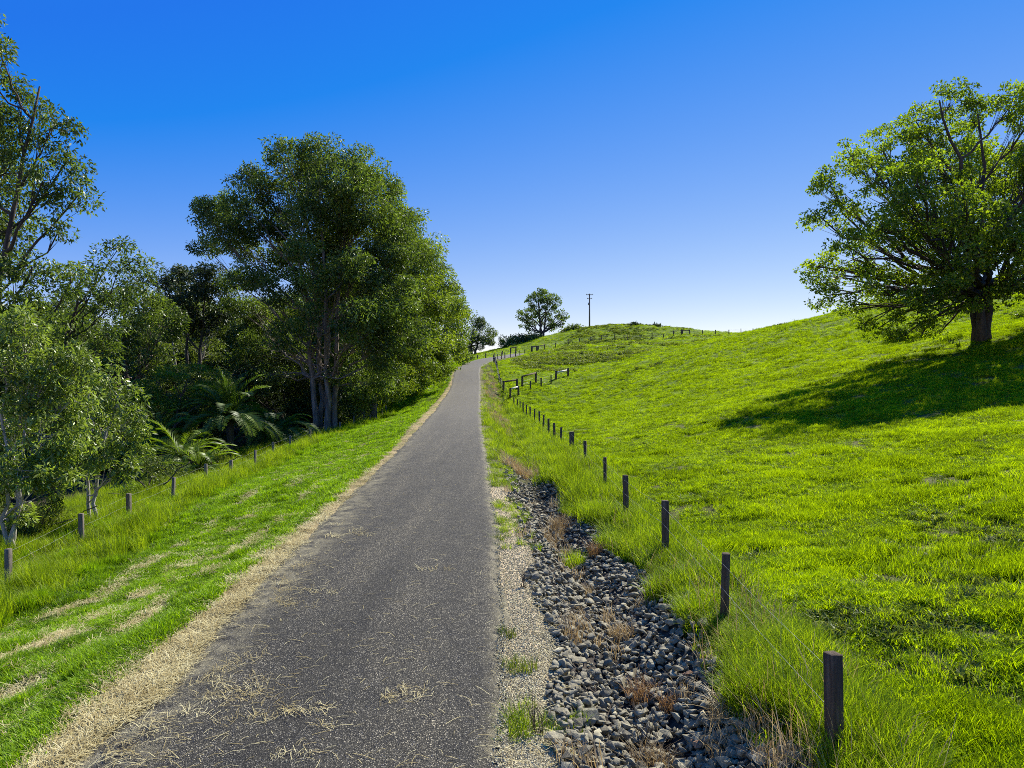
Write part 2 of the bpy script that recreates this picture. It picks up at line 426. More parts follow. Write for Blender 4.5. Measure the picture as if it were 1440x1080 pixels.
def scatter(name,x,y,coll,nprot,sxy,sz,label,cat,tilt=.12,z=None,dz=0.,rotz=None,pitch=None):
    n=len(x)
    if z is None: z=H(x,y)
    Pn=np.stack([x,y,z+dz],1)
    rot=np.stack([rng.normal(0,tilt,n),rng.normal(0,tilt,n) if pitch is None else pitch,rng.uniform(0,2*PI,n) if rotz is None else rotz],1)
    scl=np.stack([sxy,sxy,sz],1)
    me=mesh_np(name,Pn,[],[],None,dict(rot=rot,scl=scl,idx=rng.integers(0,nprot,n).astype(float)))
    o=link(name,me)
    ng=bpy.data.node_groups.new(name,'GeometryNodeTree')
    ng.interface.new_socket('Geometry',in_out='INPUT',socket_type='NodeSocketGeometry')
    ng.interface.new_socket('Geometry',in_out='OUTPUT',socket_type='NodeSocketGeometry')
    gi=ng.nodes.new('NodeGroupInput'); go=ng.nodes.new('NodeGroupOutput')
    ip=ng.nodes.new('GeometryNodeInstanceOnPoints')
    ci=ng.nodes.new('GeometryNodeCollectionInfo')
    ci.inputs['Collection'].default_value=coll
    ci.inputs['Separate Children'].default_value=True
    ci.inputs['Reset Children'].default_value=True
    def na(nm,t):
        a=ng.nodes.new('GeometryNodeInputNamedAttribute'); a.data_type=t; a.inputs['Name'].default_value=nm
        return a.outputs['Attribute']
    L_=ng.links.new
    L_(gi.outputs[0],ip.inputs['Points']); L_(ci.outputs[0],ip.inputs['Instance'])
    ip.inputs['Pick Instance'].default_value=True
    fi=ng.nodes.new('FunctionNodeFloatToInt'); L_(na('idx','FLOAT'),fi.inputs[0]); L_(fi.outputs[0],ip.inputs['Instance Index'])
    er=ng.nodes.new('FunctionNodeEulerToRotation'); L_(na('rot','FLOAT_VECTOR'),er.inputs[0]); L_(er.outputs[0],ip.inputs['Rotation'])
    L_(na('scl','FLOAT_VECTOR'),ip.inputs['Scale'])
    L_(ip.outputs[0],go.inputs[0])
    md=o.modifiers.new('scatter','NODES'); md.node_group=ng
    tag(o,label,cat,kind='stuff')
    return o
def sample(n,x0,x1,y0,y1,p=1.5):
    """points over a wedge seen from the camera, thinning with distance"""
    t=rng.uniform(0,1,n)
    if p==1: y=y0*(y1/y0)**t
    else: y=(y0**(1-p)+t*(y1**(1-p)-y0**(1-p)))**(1/(1-p))
    x=rng.uniform(x0,x1,n)
    return x,y
def ur(x,y):
    u=x-path_x(np.clip(y,-20,260)); return u-HW,-u-HW
def flx(y): return smooth_interp(np.clip(y,0,160),np.array([0,16,23,31,38,56,78,100,160.]),np.array([-11,-11.8,-12.9,-13.9,-14.3,-14.1,-14.4,-12,-14.]))

pp=blade_protos('pasture_tuft',6,M['pasture'],n=56,rad=.15,h0=.04,h1=.15,w=.0075,lean=.95)
tp=blade_protos('tall_tuft',5,M['tall'],n=44,rad=.17,h0=.22,h1=.62,w=.0075,lean=.6,seg=4)
mp_=blade_protos('mown_tuft',6,M['mown'],n=50,rad=.13,h0=.03,h1=.12,w=.008,lean=1.0)
wp=blade_protos('weed_tuft',4,M['weed'],n=50,rad=.3,h0=.12,h1=.42,w=.05,lean=1.,seg=2)
dp=blade_protos('dry_tuft',4,M['dry'],n=36,rad=.16,h0=.15,h1=.5,w=.008,lean=.8,seg=3)

# pasture: wedge in view, tangent-limited in x
def wedge(n,y0,y1,p,margin=1.12,xr=None):
    t=rng.uniform(0,1,n)
    y=y0*(y1/y0)**t if p==1 else (y0**(1-p)+t*(y1**(1-p)-y0**(1-p)))**(1/(1-p))
    k=rng.uniform(-.75*margin,.75*margin,n) if xr is None else rng.uniform(xr[0],xr[1],n)
    return k*y,y
x,y=wedge(330000,3.6,215,1.0,xr=(-.14,.95))
r,l=ur(x,y); fx=np.interp(y,[f[1] for f in FENCE],[f[0] for f in FENCE])
keep=((r>1.9)|(y>167)|((y>128)&(l>.6)))&(x>np.where(y<90,fx-.4,-99))&((y<128)|(r>1.2)|(l>.6)|(y>167))
bare=vnoise(x,y,.55,41)*.6+vnoise(x,y,1.7,42)*.4
keep&=(bare>.52-.1*sst(9,14,y)-.2*sst(14,34,y))|(rng.uniform(0,1,len(x))<.07+.25*sst(10,30,y))
fr=2.6/(1+y*.035)
gap=(vnoise(x*fr.mean(),y,2.4,91)*.0+np.where(y<18,vnoise(x,y,2.6,92),np.where(y<45,vnoise(x,y,1.5,93),vnoise(x,y,.8,94))))
keep&=(gap>.33-.12*sst(45,90,y))|(rng.uniform(0,1,len(x))<.22+.3*sst(40,80,y))
x,y=x[keep],y[keep]
cl=vnoise(x,y,.8,43)
c2=vnoise(x,y,2.2,47)
lush=(.3+1.1*cl*cl*1.3+1.1*c2*c2)*(.55+.45*sst(.9,2.4,np.hypot(x-31,y-45)))+.35*(vnoise(x,y,.12,44)-.5)
d=y
sxy=(.85+d*.010)*rng.uniform(.8,1.25,len(x)); szz=lush*(.85+.4*sst(20,120,d))*rng.uniform(.8,1.3,len(x))
print('pasture',len(x))
scatter('pasture_grass',x,y,pp,6,sxy,szz,'bright green pasture grass covering the hillside right of the fence','grass',.25)

# left bank, mown
x,y=wedge(230000,4.2,135,1.0,xr=(-.95,.0))
r,l=ur(x,y); fl=flx(y)
sw=straw_w(y)
keep=(l>sw*.75)&(x>fl-1.5)&(rng.uniform(0,1,len(x))<sst(sw*.7,sw*1.2+.15,l))
str_=np.zeros(len(x)); n1=vnoise(x,y,1.5,21); n2=vnoise(x,y,.5,22)
for off,wd in ((1.7,.18),(3.0,.25),(4.4,.22)):
    str_=np.maximum(str_,np.exp(-((l-off-(n2-.5)*.5)/wd)**2)*sst(.45,.7,n1)*(y<45))
keep&=rng.uniform(0,1,len(x))>str_*.8
x,y,l,fl=x[keep],y[keep],l[keep],fl[keep]
ht=.3+.8*vnoise(x,y,1.1,45)+1.8*vnoise(x,y,2.3,48)**3+.5*(vnoise(x,y,.3,46)-.5)
tall_edge=sst(3.2,.6,x-fl) if False else (1-sst(.6,3.4,x-fl))
szz=ht*(1+2.2*tall_edge)*rng.uniform(.8,1.3,len(x))*(.9+.3*sst(20,80,y))
sxy=(.85+y*.012)*rng.uniform(.8,1.25,len(x))
print('mown',len(x))
scatter('mown_grass',x,y,mp_,6,sxy,szz,'short mown green grass on the bank left of the path','grass')

# tall grass: along right fence, ditch beyond the rocks, left fence line
X_,Y_=[],[]
x,y=wedge(42000,4.0,128,1.0,xr=(-.1,.6)); r,l=ur(x,y); fx=np.interp(y,[f[1] for f in FENCE]+[90,125],[f[0] for f in FENCE]+[-1.0,-3.4])
lo=np.where(y<21,2.4-.4*sst(11,18,y),np.where(y<25,1.7,.25))
dn=(x-fx)
keep=(r>lo+ (vnoise(x,y,1.4,50)-.5)*.5)&(dn<.45+.5*vnoise(x,y,.6,51))
keep&=rng.uniform(0,1,len(x))<np.where((y>19)&(r<1.9),.45,1)
X_.append(x[keep]);Y_.append(y[keep])
x,y=wedge(60000,12,110,1.0,xr=(-.95,-.05)); fl=flx(y); q=x-fl
keep=(q>-6)&(q<1.3+1.5*vnoise(x,y,.5,53))&(rng.uniform(0,1,len(x))<(1-sst(.2,2.6,q))*.9)
X_.append(x[keep]);Y_.append(y[keep])
x=np.concatenate(X_);y=np.concatenate(Y_)
sz=(.35+.95*vnoise(x,y,1.1,54))*rng.uniform(.6,1.25,len(x))*np.where(x<-5,1.45,.8+.25*sst(9,20,y))
sxy=(.9+y*.01)*rng.uniform(.8,1.2,len(x))
print('tall',len(x))
scatter('tall_grass',x,y,tp,5,sxy,sz,'tall seeding green grass along both fence lines and the ditch','grass')

# weeds on the far hill slopes
x,y=wedge(17000,85,212,1.0,xr=(.0,.45))
n=vnoise(x,y,.05,60)*.5+vnoise(x,y*1.8,.16,61)*.5
band=np.exp(-((y-150)/30)**2)*.16+.05*sst(185,200,y)
keep=(n+band-.25*(1-sst(86,112,y))+rng.normal(0,.05,len(x))>.62)&(ur(x,y)[0]>4)
x,y=x[keep],y[keep]
print('weeds',len(x))
scatter('hillside_weeds',x,y,wp,4,rng.uniform(1.,2.4,len(x)),rng.uniform(.7,1.7,len(x)),'dull olive weeds in drifts over the far hillside','weeds')

xw,yw=wedge(26000,4,75,1.0,xr=(.15,.95))
nw=vnoise(xw,yw,.5,97)*.6+vnoise(xw,yw,2.,98)*.4
kw=(ur(xw,yw)[0]>3.3)&(rng.uniform(0,1,len(xw))<(.03+.5*sst(.56,.7,nw))*(1-.85*sst(12,26,yw)))
xw,yw=xw[kw],yw[kw]
scatter('pasture_weeds',xw,yw,wp,4,rng.uniform(.25,.5,len(xw))*(1+yw*.012),rng.uniform(.18,.42,len(xw)),'low dull broad leaved weeds and litter in the thin patches of the pasture','weeds')
sd=blade_protos('seed_stalk',4,M['dry'],n=6,rad=.16,h0=.4,h1=.75,w=.006,lean=.5,seg=4)
xw,yw=wedge(2600,4.2,50,1.0,xr=(-.9,.6)); rw,lw=ur(xw,yw); fw=np.interp(yw,[f[1] for f in FENCE],[f[0] for f in FENCE]); qw=xw-flx(yw)
kw=((rw>2.2)&(np.abs(xw-fw)<.7))|((qw>-3)&(qw<1.2))
xw,yw=xw[kw],yw[kw]
scatter('seed_stalks',xw,yw,sd,4,np.ones(len(xw))*1.1,rng.uniform(.6,1.1,len(xw)),'pale dry seed stalks standing in the fence line grass','dry grass')

# straw: verge, windrows on the bank, wisps on the path
def stalk_proto(k,n,rad,l0,l1,w,m,name):
    r=[]
    for i in range(k):
        V=[];f=[];rn=[]
        c=0
        for j in range(n):
            a=rng.uniform(0,2*PI); q=rad*math.sqrt(rng.uniform()); x0,y0=q*math.cos(a),q*math.sin(a)
            b=rng.normal(0,.8); Ln=rng.uniform(l0,l1); z0=rng.uniform(.002,.02); z1=rng.uniform(.002,.035)
            bend=rng.normal(0,.035)*Ln
            dxx,dyy=math.cos(b),math.sin(b)
            v0=np.array([x0,y0,z0]); v2=v0+np.array([dxx*Ln,dyy*Ln,z1-z0]); v1=(v0+v2)/2+np.array([-dyy*bend,dxx*bend,rng.uniform(0,.015)])
            s=np.array([-dyy,dxx,0])*w/2
            for p_ in (v0,v1,v2): V+= [p_-s,p_+s]
            f+=[[c,c+2,c+3,c+1],[c+2,c+4,c+5,c+3]]; c+=6
            rn+=[rng.uniform()]*6
        f=np.array(f)
        r.append(mesh_np(name,V,f,np.full(len(f),4),m,dict(rnd=rn)))
    return proto_coll(name,r)
sp=stalk_proto(8,20,.12,.02,.12,.0034,M['straw'],'straw_mat')
s1=stalk_proto(8,1,.01,.03,.2,.0036,M['straw'],'straw_single')
pathdir=lambda y: np.arctan2(1.0,np.gradient(pc,pd)[0]+0*y)
xs_,ys_,sc_=[],[],[]
x,y=wedge(110000,4.3,110,1.3,xr=(-.95,.1)); r,l=ur(x,y); w_=straw_w(y)
nn=vnoise(x,y,1.2,70)
n3=vnoise(x,y,3.2,87)
keep=(l>-.02-.34*nn*nn*(vnoise(x,y,.4,77)+.3*n3))&(l<w_*(.45+.75*nn+.4*n3))&(rng.uniform(0,1,len(x))<.35+.9*n3)
xs_.append(x[keep]);ys_.append(y[keep])
x,y=wedge(60000,4.5,60,1.3,xr=(-.95,.0)); r,l=ur(x,y)
n1=vnoise(x,y,1.5,21); n2=vnoise(x,y,.5,22); s_=np.zeros(len(x))
for off,wd in ((1.7,.2),(3.0,.28),(4.4,.25),(6.0,.2)):
    s_=np.maximum(s_,np.exp(-((l-off-(n2-.5)*.5)/wd)**2)*sst(.36,.6,n1))
keep=(rng.uniform(0,1,len(x))<s_*.75*(.3+vnoise(x,y,4.,79))+.03*(1-sst(12,40,y)))&(l>.4)&(x>flx(y)+1)
xs_.append(x[keep]);ys_.append(y[keep])
# drifts blown on to the path: left third, some right
x,y=wedge(90000,4.3,60,1.3,xr=(-.8,.1)); r,l=ur(x,y)
n1=vnoise(x,y,1.0,75)*.55+vnoise(x*1.0,y,3.1,76)*.45
prob=sst(.62,.78,n1)*sst(-1.5,-.1,l)*.024
keep=(l<0)&(r<0)&(rng.uniform(0,1,len(x))<prob)
xs_.append(x[keep]);ys_.append(y[keep])
for (cx,cy,n_,s0) in ((455,1013,7,.07),(560,993,9,.09),(588,973,4,.06),(405,1062,6,.08),(415,998,7,.07),(372,1000,14,.15),(352,965,10,.12),(620,815,5,.12),(395,820,12,.2),(425,850,16,.22),(500,765,14,.25),(330,935,7,.08),(300,990,10,.16)):
    dd=CZ*F/(cy-540)*.96
    n_=max(2,n_//2); xs_.append((cx-720)/F*dd+rng.normal(0,s0,n_)); ys_.append(dd+rng.normal(0,s0*1.4,n_))
x=np.concatenate(xs_);y=np.concatenate(ys_); r,l=ur(x,y)
onp=(l<0)&(r<0)
z=np.where(onp,path_z(y)+CZ+.03,H(x,y)+.015+.05*(l>.9))
print('straw',len(x))
sx=rng.uniform(.8,1.3,len(x))*(1+y*.012)
scatter('straw_clippings',x,y,sp,5,sx,rng.uniform(.7,1.4,len(x)),'pale dry straw clippings along the left path edge and bank','straw',.06,z=z,rotz=PI/2+rng.normal(.1,.45,len(x)))
x,y=wedge(17000,4.0,45,1.3,xr=(-.8,.1)); r,l=ur(x,y)
keep=(l<-.02)&(r<-.02)&(rng.uniform(0,1,len(x))<.12+.7*sst(-1.6,-.2,l)*sst(.35,.7,vnoise(x,y,.6,78)))
x,y=x[keep],y[keep]
xq,yq=wedge(26000,4.2,24,1.3,xr=(-.1,.3)); rq,lq=ur(xq,yq); k2=(rq>-.1)&(rq<.62)&(rng.uniform(0,1,len(xq))<.1)
x=np.r_[x,xq[k2]]; y=np.r_[y,yq[k2]]
scatter('loose_straw',x,y,s1,6,rng.uniform(.6,1.4,len(x))*(1+y*.01),np.ones(len(x)),'single straw stalks strewn over the path and its gravel edge','straw',.03,z=np.where(ur(x,y)[0]<0,path_z(y)+CZ+.035,H(x,y)+.025),rotz=rng.normal(.9,.8,len(x)))

# gravel
def hull_rock(seed,flat=.6,m=None,name='rock',sub=14):
    rr=random.Random(seed); bm=bmesh.new()
    for i in range(sub):
        v=Vector((rr.gauss(0,1),rr.gauss(0,1),rr.gauss(0,1))).normalized()
        v=Vector((v.x*(1+.25*rr.random()),v.y*(.75+.2*rr.random()),v.z*flat))*rr.uniform(.85,1.)
        bm.verts.new(v*.5)
    bmesh.ops.convex_hull(bm,input=bm.verts)
    bmesh.ops.delete(bm,geom=[v for v in bm.verts if not v.link_faces],context='VERTS')
    if name=='rock':
        bmesh.ops.bevel(bm,geom=list(bm.edges),offset=.009,segments=1,affect='EDGES')
    bmesh.ops.recalc_face_normals(bm,faces=bm.faces)
    me=bpy.data.meshes.new(name); bm.to_mesh(me); bm.free()
    if m: me.materials.append(m)
    return me
gp=proto_coll('gravel_stone',[hull_rock(i,.7,M['pebble'],'gravel_stone',9) for i in range(5)])
cp=proto_coll('chip_stone',[hull_rock(50+i,.7,M['chip'],'chip_stone',8) for i in range(4)])
x,y=wedge(230000,4.2,26,1.6,xr=(-.15,.25)); r,l=ur(x,y)
pr=sst(-.18,.08,r)*(1-sst(.4,.72,r+(vnoise(x,y,1.4,80)-.5)*.35))
keep=(rng.uniform(0,1,len(x))<pr)
x,y=x[keep],y[keep]; r=r[keep]
s_=rng.uniform(.010,.028,len(x))*(1+y*.015)
print('gravel',len(x))
scatter('shoulder_gravel',x,y,gp,5,s_,s_,'cream coloured gravel strip between path and rocky ditch','gravel',1.,z=np.maximum(H(x,y),np.where(r<0,path_z(y)+CZ-.01,-99))+.004)
x,y=wedge(90000,4.2,30,1.4,xr=(-.95,.1)); r,l=ur(x,y)
keep=(l<0.05)&(r<.05)&(rng.uniform(0,1,len(x))<.35)
x,y=x[keep],y[keep]
s_=rng.uniform(.006,.014,len(x))*(1+y*.02)
scatter('loose_chips',x,y,cp,4,s_,s_,'loose stone chips lying on the sealed path','gravel',1.,z=path_z(y)+CZ+.04*0+.012+.03*(1-((x-path_x(y))/HW)**2))

# ditch-edge plants: dry reed growth beyond the rocks + low green on shoulder
x,y=wedge(30000,14,100,1.0,xr=(-.12,.12)); r,l=ur(x,y)
keep=(r>.55)&(r<1.9+.5*sst(30,60,y))&(rng.uniform(0,1,len(x))<.4*sst(18,23,y)*sst(.4,.65,vnoise(x,y,.35,82)))
xa,ya=x[keep],y[keep]
x,y=wedge(6000,4.5,20,1.0,xr=(-.1,.5)); r,l=ur(x,y)
keep=(r>.3)&(r<2.4)&(rng.uniform(0,1,len(x))<.015+.14*sst(.76,.86,vnoise(x,y,.9,83)))
xa=np.r_[xa,x[keep]];ya=np.r_[ya,y[keep]]
scatter('dry_ditch_grass',xa,ya,dp,4,rng.uniform(.6,1.1,len(xa))*(1+.008*ya),rng.uniform(.45,1.1,len(xa)),'dry straw coloured grass growing through the ditch','dry grass')
x,y=wedge(16000,4.2,110,1.0,xr=(-.15,.25)); r,l=ur(x,y)
n_=vnoise(x,y,.8,85)
keep=(r>-.05)&(r<.75)&(rng.uniform(0,1,len(x))<np.where(y<19,sst(.6,.8,n_)*.28,.8))
x,y=x[keep],y[keep]
scatter('shoulder_grass',x,y,tp,5,rng.uniform(.35,.7,len(x))*(1+.015*y),rng.uniform(.12,.4,len(x)),'low green grass sprouting along the right edge of the path','grass')

# ------------------------------------------------------------------ rocks
protos=[hull_rock(100+i,random.Random(i).uniform(.5,.8),M['rock'],'rock',random.Random(i).choice((7,8,9,11))) for i in range(14)]
rk=[]
t=0
rr=random.Random(3)
while len(rk)<7600 and t<90000:
    t+=1
    y=4.6*((25/4.6)**rr.random()); r=rr.uniform(.4,2.5)
    big=rr.random()
    s=.06+.115*big**2.1+(.06 if rr.random()<.03 else 0)
    wl=.48+.12*math.sin(y*1.7); wh=2.42-.12*math.sin(y*1.1)-.35*float(sst(9,18,y))
    if r<wl or r>wh: continue
    if y>21 and rr.random()<(y-21)/4: continue
    x=float(path_x(y))+HW+r
    rk.append((x,y,s))
A=np.array(rk); hz=H(A[:,0],A[:,1])
order=np.argsort(-A[:,2]/A[:,1])
lab_rock='dark grey angular stone lying in the rock lined ditch'
def rot_rand(r_): return (r_.uniform(-.5,.5),r_.uniform(-.5,.5),r_.uniform(0,6.28))
restV=[];restF=[];restZ=[];nv=0
from mathutils import Euler, Matrix
for j,i in enumerate(order):
    x,y,s=A[i]; me=protos[j%14]
    lift=s*rr.uniform(.12,.42)+ (0.05 if rr.random()<.25 else 0)
    e=Euler(rot_rand(rr))
    if j<296:
        o=link('rock',me,loc=(x,y,hz[i]+lift)); o.rotation_euler=e; o.scale=(s,s,s)
        tag(o,lab_rock,'rock','dark stones lining the ditch')
    else:
        mt=Matrix.LocRotScale(Vector((x,y,hz[i]+lift)),e,Vector((s,s,s)))
        V=[mt@v.co for v in me.vertices]
        for p_ in me.polygons:
            restF.extend([q+nv for q in p_.vertices]); restZ.append(len(p_.vertices))
        restV.extend([tuple(v) for v in V]); nv+=len(V)
m2=solid_mat('basalt_small',rock_stops,7,5,.85,.7,30)
tag(link('small_rocks',mesh_np('small_rocks',restV,restF,restZ,m2)),'countless smaller grey stones filling the bed of the ditch','rocks',kind='stuff')
for (px,py,s,m_,lb) in ((805,998,.15,'rock_pale','pale olive flat stone at the gravel edge of the ditch'),
                   (829,1035,.24,'rock_pale','large lichen speckled stone low in the ditch near the gravel'),
                   (990,938,.26,'rock_pale','broad pale boulder at the grassy side of the ditch'),
                   (968,985,.19,'rock_rust','brown block of stone below the pale boulder'),
                   (893,845,.15,'rock_pale','yellowish grey stone midway down the ditch behind the dry tuft'),
                   (982,1068,.17,'rock_rust','orange brown stone at the bottom of the ditch'),
                   (945,905,.22,'rock','large dark slab beside the fence side grass')):
    dd=(CZ+.25)*F/(py-540)
    x=(px-720)/F*dd
    me=hull_rock(hash(lb)%1000 if False else px,.55,M[m_],'rock',13)
    o=link('rock',me,loc=(x,dd,Hs(x,dd)+s*.35)); o.scale=(s,s,s); o.rotation_euler=(.1,.15,px)
    tag(o,lb,'rock')

# ------------------------------------------------------------------ single tufts and dead weeds
def tuft_thing(px,py,h,rad,n,m_,label,cat='dry grass tuft',lean=.9,name='grass_tuft'):
    dd=(CZ+.2)*F/(py-540)
    for _ in range(6):
        x=(px-720)/F*dd; dd=(CZ-Hs(x,dd))*F/(py-540)
    x=(px-720)/F*dd
    V,f,rn=blades(n,rad,h*.5,h,.007,lean,4)
    me=mesh_np(name,V,f,np.full(len(f),4),M[m_],dict(rnd=rn))
    tag(link(name,me,loc=(x,dd,Hs(x,dd))),label,cat)
tuft_thing(790,745,.5,.28,220,'dry','pale dry grass tuft where the stones begin','dry grass tuft')
tuft_thing(808,800,.5,.22,260,'tall','green and straw grass tuft standing in the middle of the stones','grass tuft',.6)
tuft_thing(842,780,.42,.22,180,'rust','rusty brown dead tuft beside the tall fence grass')
tuft_thing(878,900,.36,.2,260,'dry','straw coloured grass tuft in the centre of the ditch')
tuft_thing(905,985,.34,.2,220,'rust','reddish brown tuft on the stones in front of the straw coloured one')
tuft_thing(944,1000,.26,.13,130,'rust','small brown tuft beside the brown block of stone')
tuft_thing(920,1085,.34,.2,220,'dry','grey brown dry tuft at the bottom edge of the ditch')
tuft_thing(1035,1010,.4,.25,200,'dry','fallen bleached grass at the foot of the fence side bank',lean=1.5)
tuft_thing(730,940,.2,.2,150,'weed','low green tuft growing in the gravel strip','grass tuft')
tuft_thing(712,895,.18,.12,90,'weed','small green tuft on the edge of the path by the gravel','grass tuft')
def dead_weed(px,py,h,label):
    dd=(CZ+.05)*F/(py-540); x=(px-720)/F*dd; z=Hs(x,dd)
    mb=MB(); r2=random.Random(px)
    for i in range(9):
        a=r2.uniform(0,6.28); hh=h*r2.uniform(.5,1); s=r2.uniform(.15,.5)*hh
        p0=np.array([r2.uniform(-.04,.04),r2.uniform(-.04,.04),0]); p2=p0+np.array([math.cos(a)*s,math.sin(a)*s,hh]); p1=(p0+p2)/2+np.array([r2.uniform(-.03,.03),0,.03])
        mb.tube([p0,p1,p2],[.004,.003,.0015],4)
        for k in range(5):
            t_=r2.uniform(.4,1); q=p0+(p2-p0)*t_; b=r2.uniform(0,6.28)
            mb.tube([q,q+np.array([math.cos(b)*.05,math.sin(b)*.05,.06])],[.002,.001],3)
    tag(mb.build('dead_weed',M['bark_dark'],loc=(x,dd,z)),label,'dead weed')
dead_weed(757,1045,.42,'dark bare dead weed standing on the gravel strip')
dead_weed(735,850,.3,'thin dead weed at the upper part of the gravel strip')
dead_weed(905,1010,.5,'black leafless stalks rising from the middle of the ditch')

# ------------------------------------------------------------------ fences
def post_mesh(w,dp_,h,m_,r_,parent,x,y,zb,rz=0,round_=False,tilt=None,bury=.15):
    mb=MB()
    tl=tilt or (r_.uniform(-.025,.025),r_.uniform(-.025,.025))
    if round_:
        mb.tube([(0,0,-bury),(tl[0]*h/2,tl[1]*h/2,h*.5),(tl[0]*h,tl[1]*h,h)],[w/2,w/2*.97,w/2*.93],9)
    else:
        mb.box((0,0,(h-bury)/2),(w,dp_,h+bury),rz,tl,.006)
    o=mb.build('post',m_,parent,loc=(x-parent.location.x,y-parent.location.y,zb-parent.location.z))
    if not round_ and w>.08:
        bv=o.modifiers.new('b','BEVEL'); bv.width=.008; bv.segments=1
    return o
def wire_mb(pts,hs,rad=.003):
    mb=MB()
    for h in hs:
        for a,b in zip(pts[:-1],pts[1:]):
            a=np.array(a)+[0,0,h]; b=np.array(b)+[0,0,h]
            mid=(a+b)/2-[0,0,.02]
            mb.tube([a,mid,b],[rad]*3,4,False)
    return mb
rf=random.Random(8)
def fence(label,pts,tops=None,h=1.15,w=.11,dp_=.1,m_=None,wires=(.35,.7,1.0),wr=.0016,big=(),mat2=None,group=None,spread=0):
    x0,y0=pts[0][:2]
    root=empty('wire_fence',(x0,y0,Hs(x0,y0)))
    tag(root,label,'fence',group)
    tl=[]
    for i,(x,y) in enumerate(pts):
        zb=Hs(x,y)
        hh=(tops[i]+CZ-zb) if tops else h*rf.uniform(.93,1.07)
        hh=max(hh,.8)
        ww=w*rf.uniform(.85,1.2); 
        if i in big: ww*=2.0
        post_mesh(ww,dp_*(2 if i in big else 1),hh,m_ or M['timber'],rf,root,x,y,zb,rf.uniform(-.3,.3))
        tl.append((x-x0-.06,y-y0,zb-root.location.z+hh-1.1))
    wmb=wire_mb(tl,wires,wr); wmb.build('wire',M['steel'],root)
    return root
f1=fence('near paddock fence of short dark split posts running beside the ditch',FENCE,FTOP,big=(6,),w=.11,dp_=.10)
# strainer + double posts at its far end with a pale rail
def brace(root,a,b,h,m_,rail_m,w=.2,rail=.9,low=None):
    for (x,y) in (a,b):
        zb=Hs(x,y); post_mesh(w,w,h,m_,rf,root,x,y,zb,0)
    za,zb=Hs(*a),Hs(*b)
    mb=MB(); L0=root.location
    mb.tube([(a[0]-L0.x,a[1]-L0.y,za+h*rail-L0.z),(b[0]-L0.x,b[1]-L0.y,zb+h*rail-L0.z)],[w*.38]*2,8)
    mb.build('rail',rail_m,root)
def XY(px,d): return ((px-720)/F*d,d)
brace(f1,(-.2,80.4),XY(729,82),1.25,M['timber'],M['rail_pale'],.24)
# continuation following the bend of the path
pts=[XY(708,84),XY(704.5,88),XY(702,92),XY(700.5,96),XY(699,100),XY(698,104),XY(697,108),XY(696,112),XY(695,116.5),XY(694,121),
     XY(700,125),XY(705,129.5),XY(710,134),XY(718,139),XY(725,144),XY(731,149),XY(738,154)]
f2=fence('fence climbing beside the bend of the path beyond the side gateway',pts,h=1.2,w=.15,dp_=.15,wr=.008)
brace(f2,XY(708,84.3),XY(727,85.5),1.3,M['timber'],M['timber'],.26)
# side fence into the paddock
a=XY(734.5,88); b=XY(753.5,92)
f3=fence('short cross fence with timber braces running from the gateway into the paddock',[XY(746,86),a,b,XY(761,90),XY(775,92),XY(782,94),XY(799,96)],h=1.15,w=.16,dp_=.16,wr=.008)
brace(f3,a,b,1.45,M['timber'],M['timber'],.27,.95)
brace(f3,XY(782,94.3),XY(799,96.3),1.15,M['timber'],M['rail_pale'],.27,.8)
# hill fence
def ray_hit(px,py,d0=60,d1=260):
    ds=np.arange(d0,d1,.5); x=(px-720)/F*ds; z=CZ-(py-540)/F*ds
    h=H(x,ds); k=np.where(h>=z)[0]
    return (x[k[0]],ds[k[0]]) if len(k) else (x[-1],ds[-1])
hp=[(747,497),(757,496.5),(766,495.5),(781,493.5),(799,491),(815,489),(830,486),(846,483.5),(864,481.5),(882,479.5),(900,478),(917,476.5),(933,475),(947,473.5),(959,472),(970,471),(988,469.5),(1006,468.5),(1025,468),(1042,468),(1059,468)]
hpts=[((px-720)/F*180,180) for px,py in hp]
hpts[0]=XY(747,168);hpts[1]=XY(757,170);hpts[2]=XY(766,173);hpts[3]=XY(781,176)
f4=fence('long thin fence crossing the far hill up to the skyline saddle',hpts,h=1.25,w=.18,dp_=.18,wr=.01)
brace(f4,XY(748,167.5),XY(755,167.5),1.7,M['timber'],M['timber'],.4,.9)
brace(f4,XY(757,170.3),XY(766,173.2),1.4,M['timber'],M['timber'],.26,.9)
brace(f4,XY(947.5,180.3),XY(970,180.3),1.3,M['timber'],M['timber'],.26,.9)
post_mesh(.5,.5,1.3,M['timber'],rf,f4,*XY(959,180.2),Hs(*XY(959,180.2)))
# far side of the path
pts=[XY(648,160),XY(660,163),XY(671.6,165),XY(683,167),XY(695,169),XY(706.5,171),XY(718,173),XY(725,174)]
f5=fence('distant fence on the far side of the path above the bend',pts,h=1.2,w=.2,dp_=.2,wr=.01)
brace(f5,XY(718,173.3),XY(725.5,174.2),1.7,M['timber'],M['timber'],.32,.93)
# left bank
lp=[(-11.8,16),(-12.3,19.5),(-12.9,23),(-13.4,27),(-13.9,31),(-14.2,34.5),(-14.3,38),(-14.35,41),(-14.3,44),(-14.2,48),(-14.15,52),(-14.1,56),(-13.9,60),(-13.7,63),(-13.7,66),(-13.9,70),(-14.1,74),(-14.4,78)]
f6=fence('weathered grey post and wire fence along the foot of the left bank',lp,h=1.08,w=.11,dp_=.11,m_=M['timber_grey'])

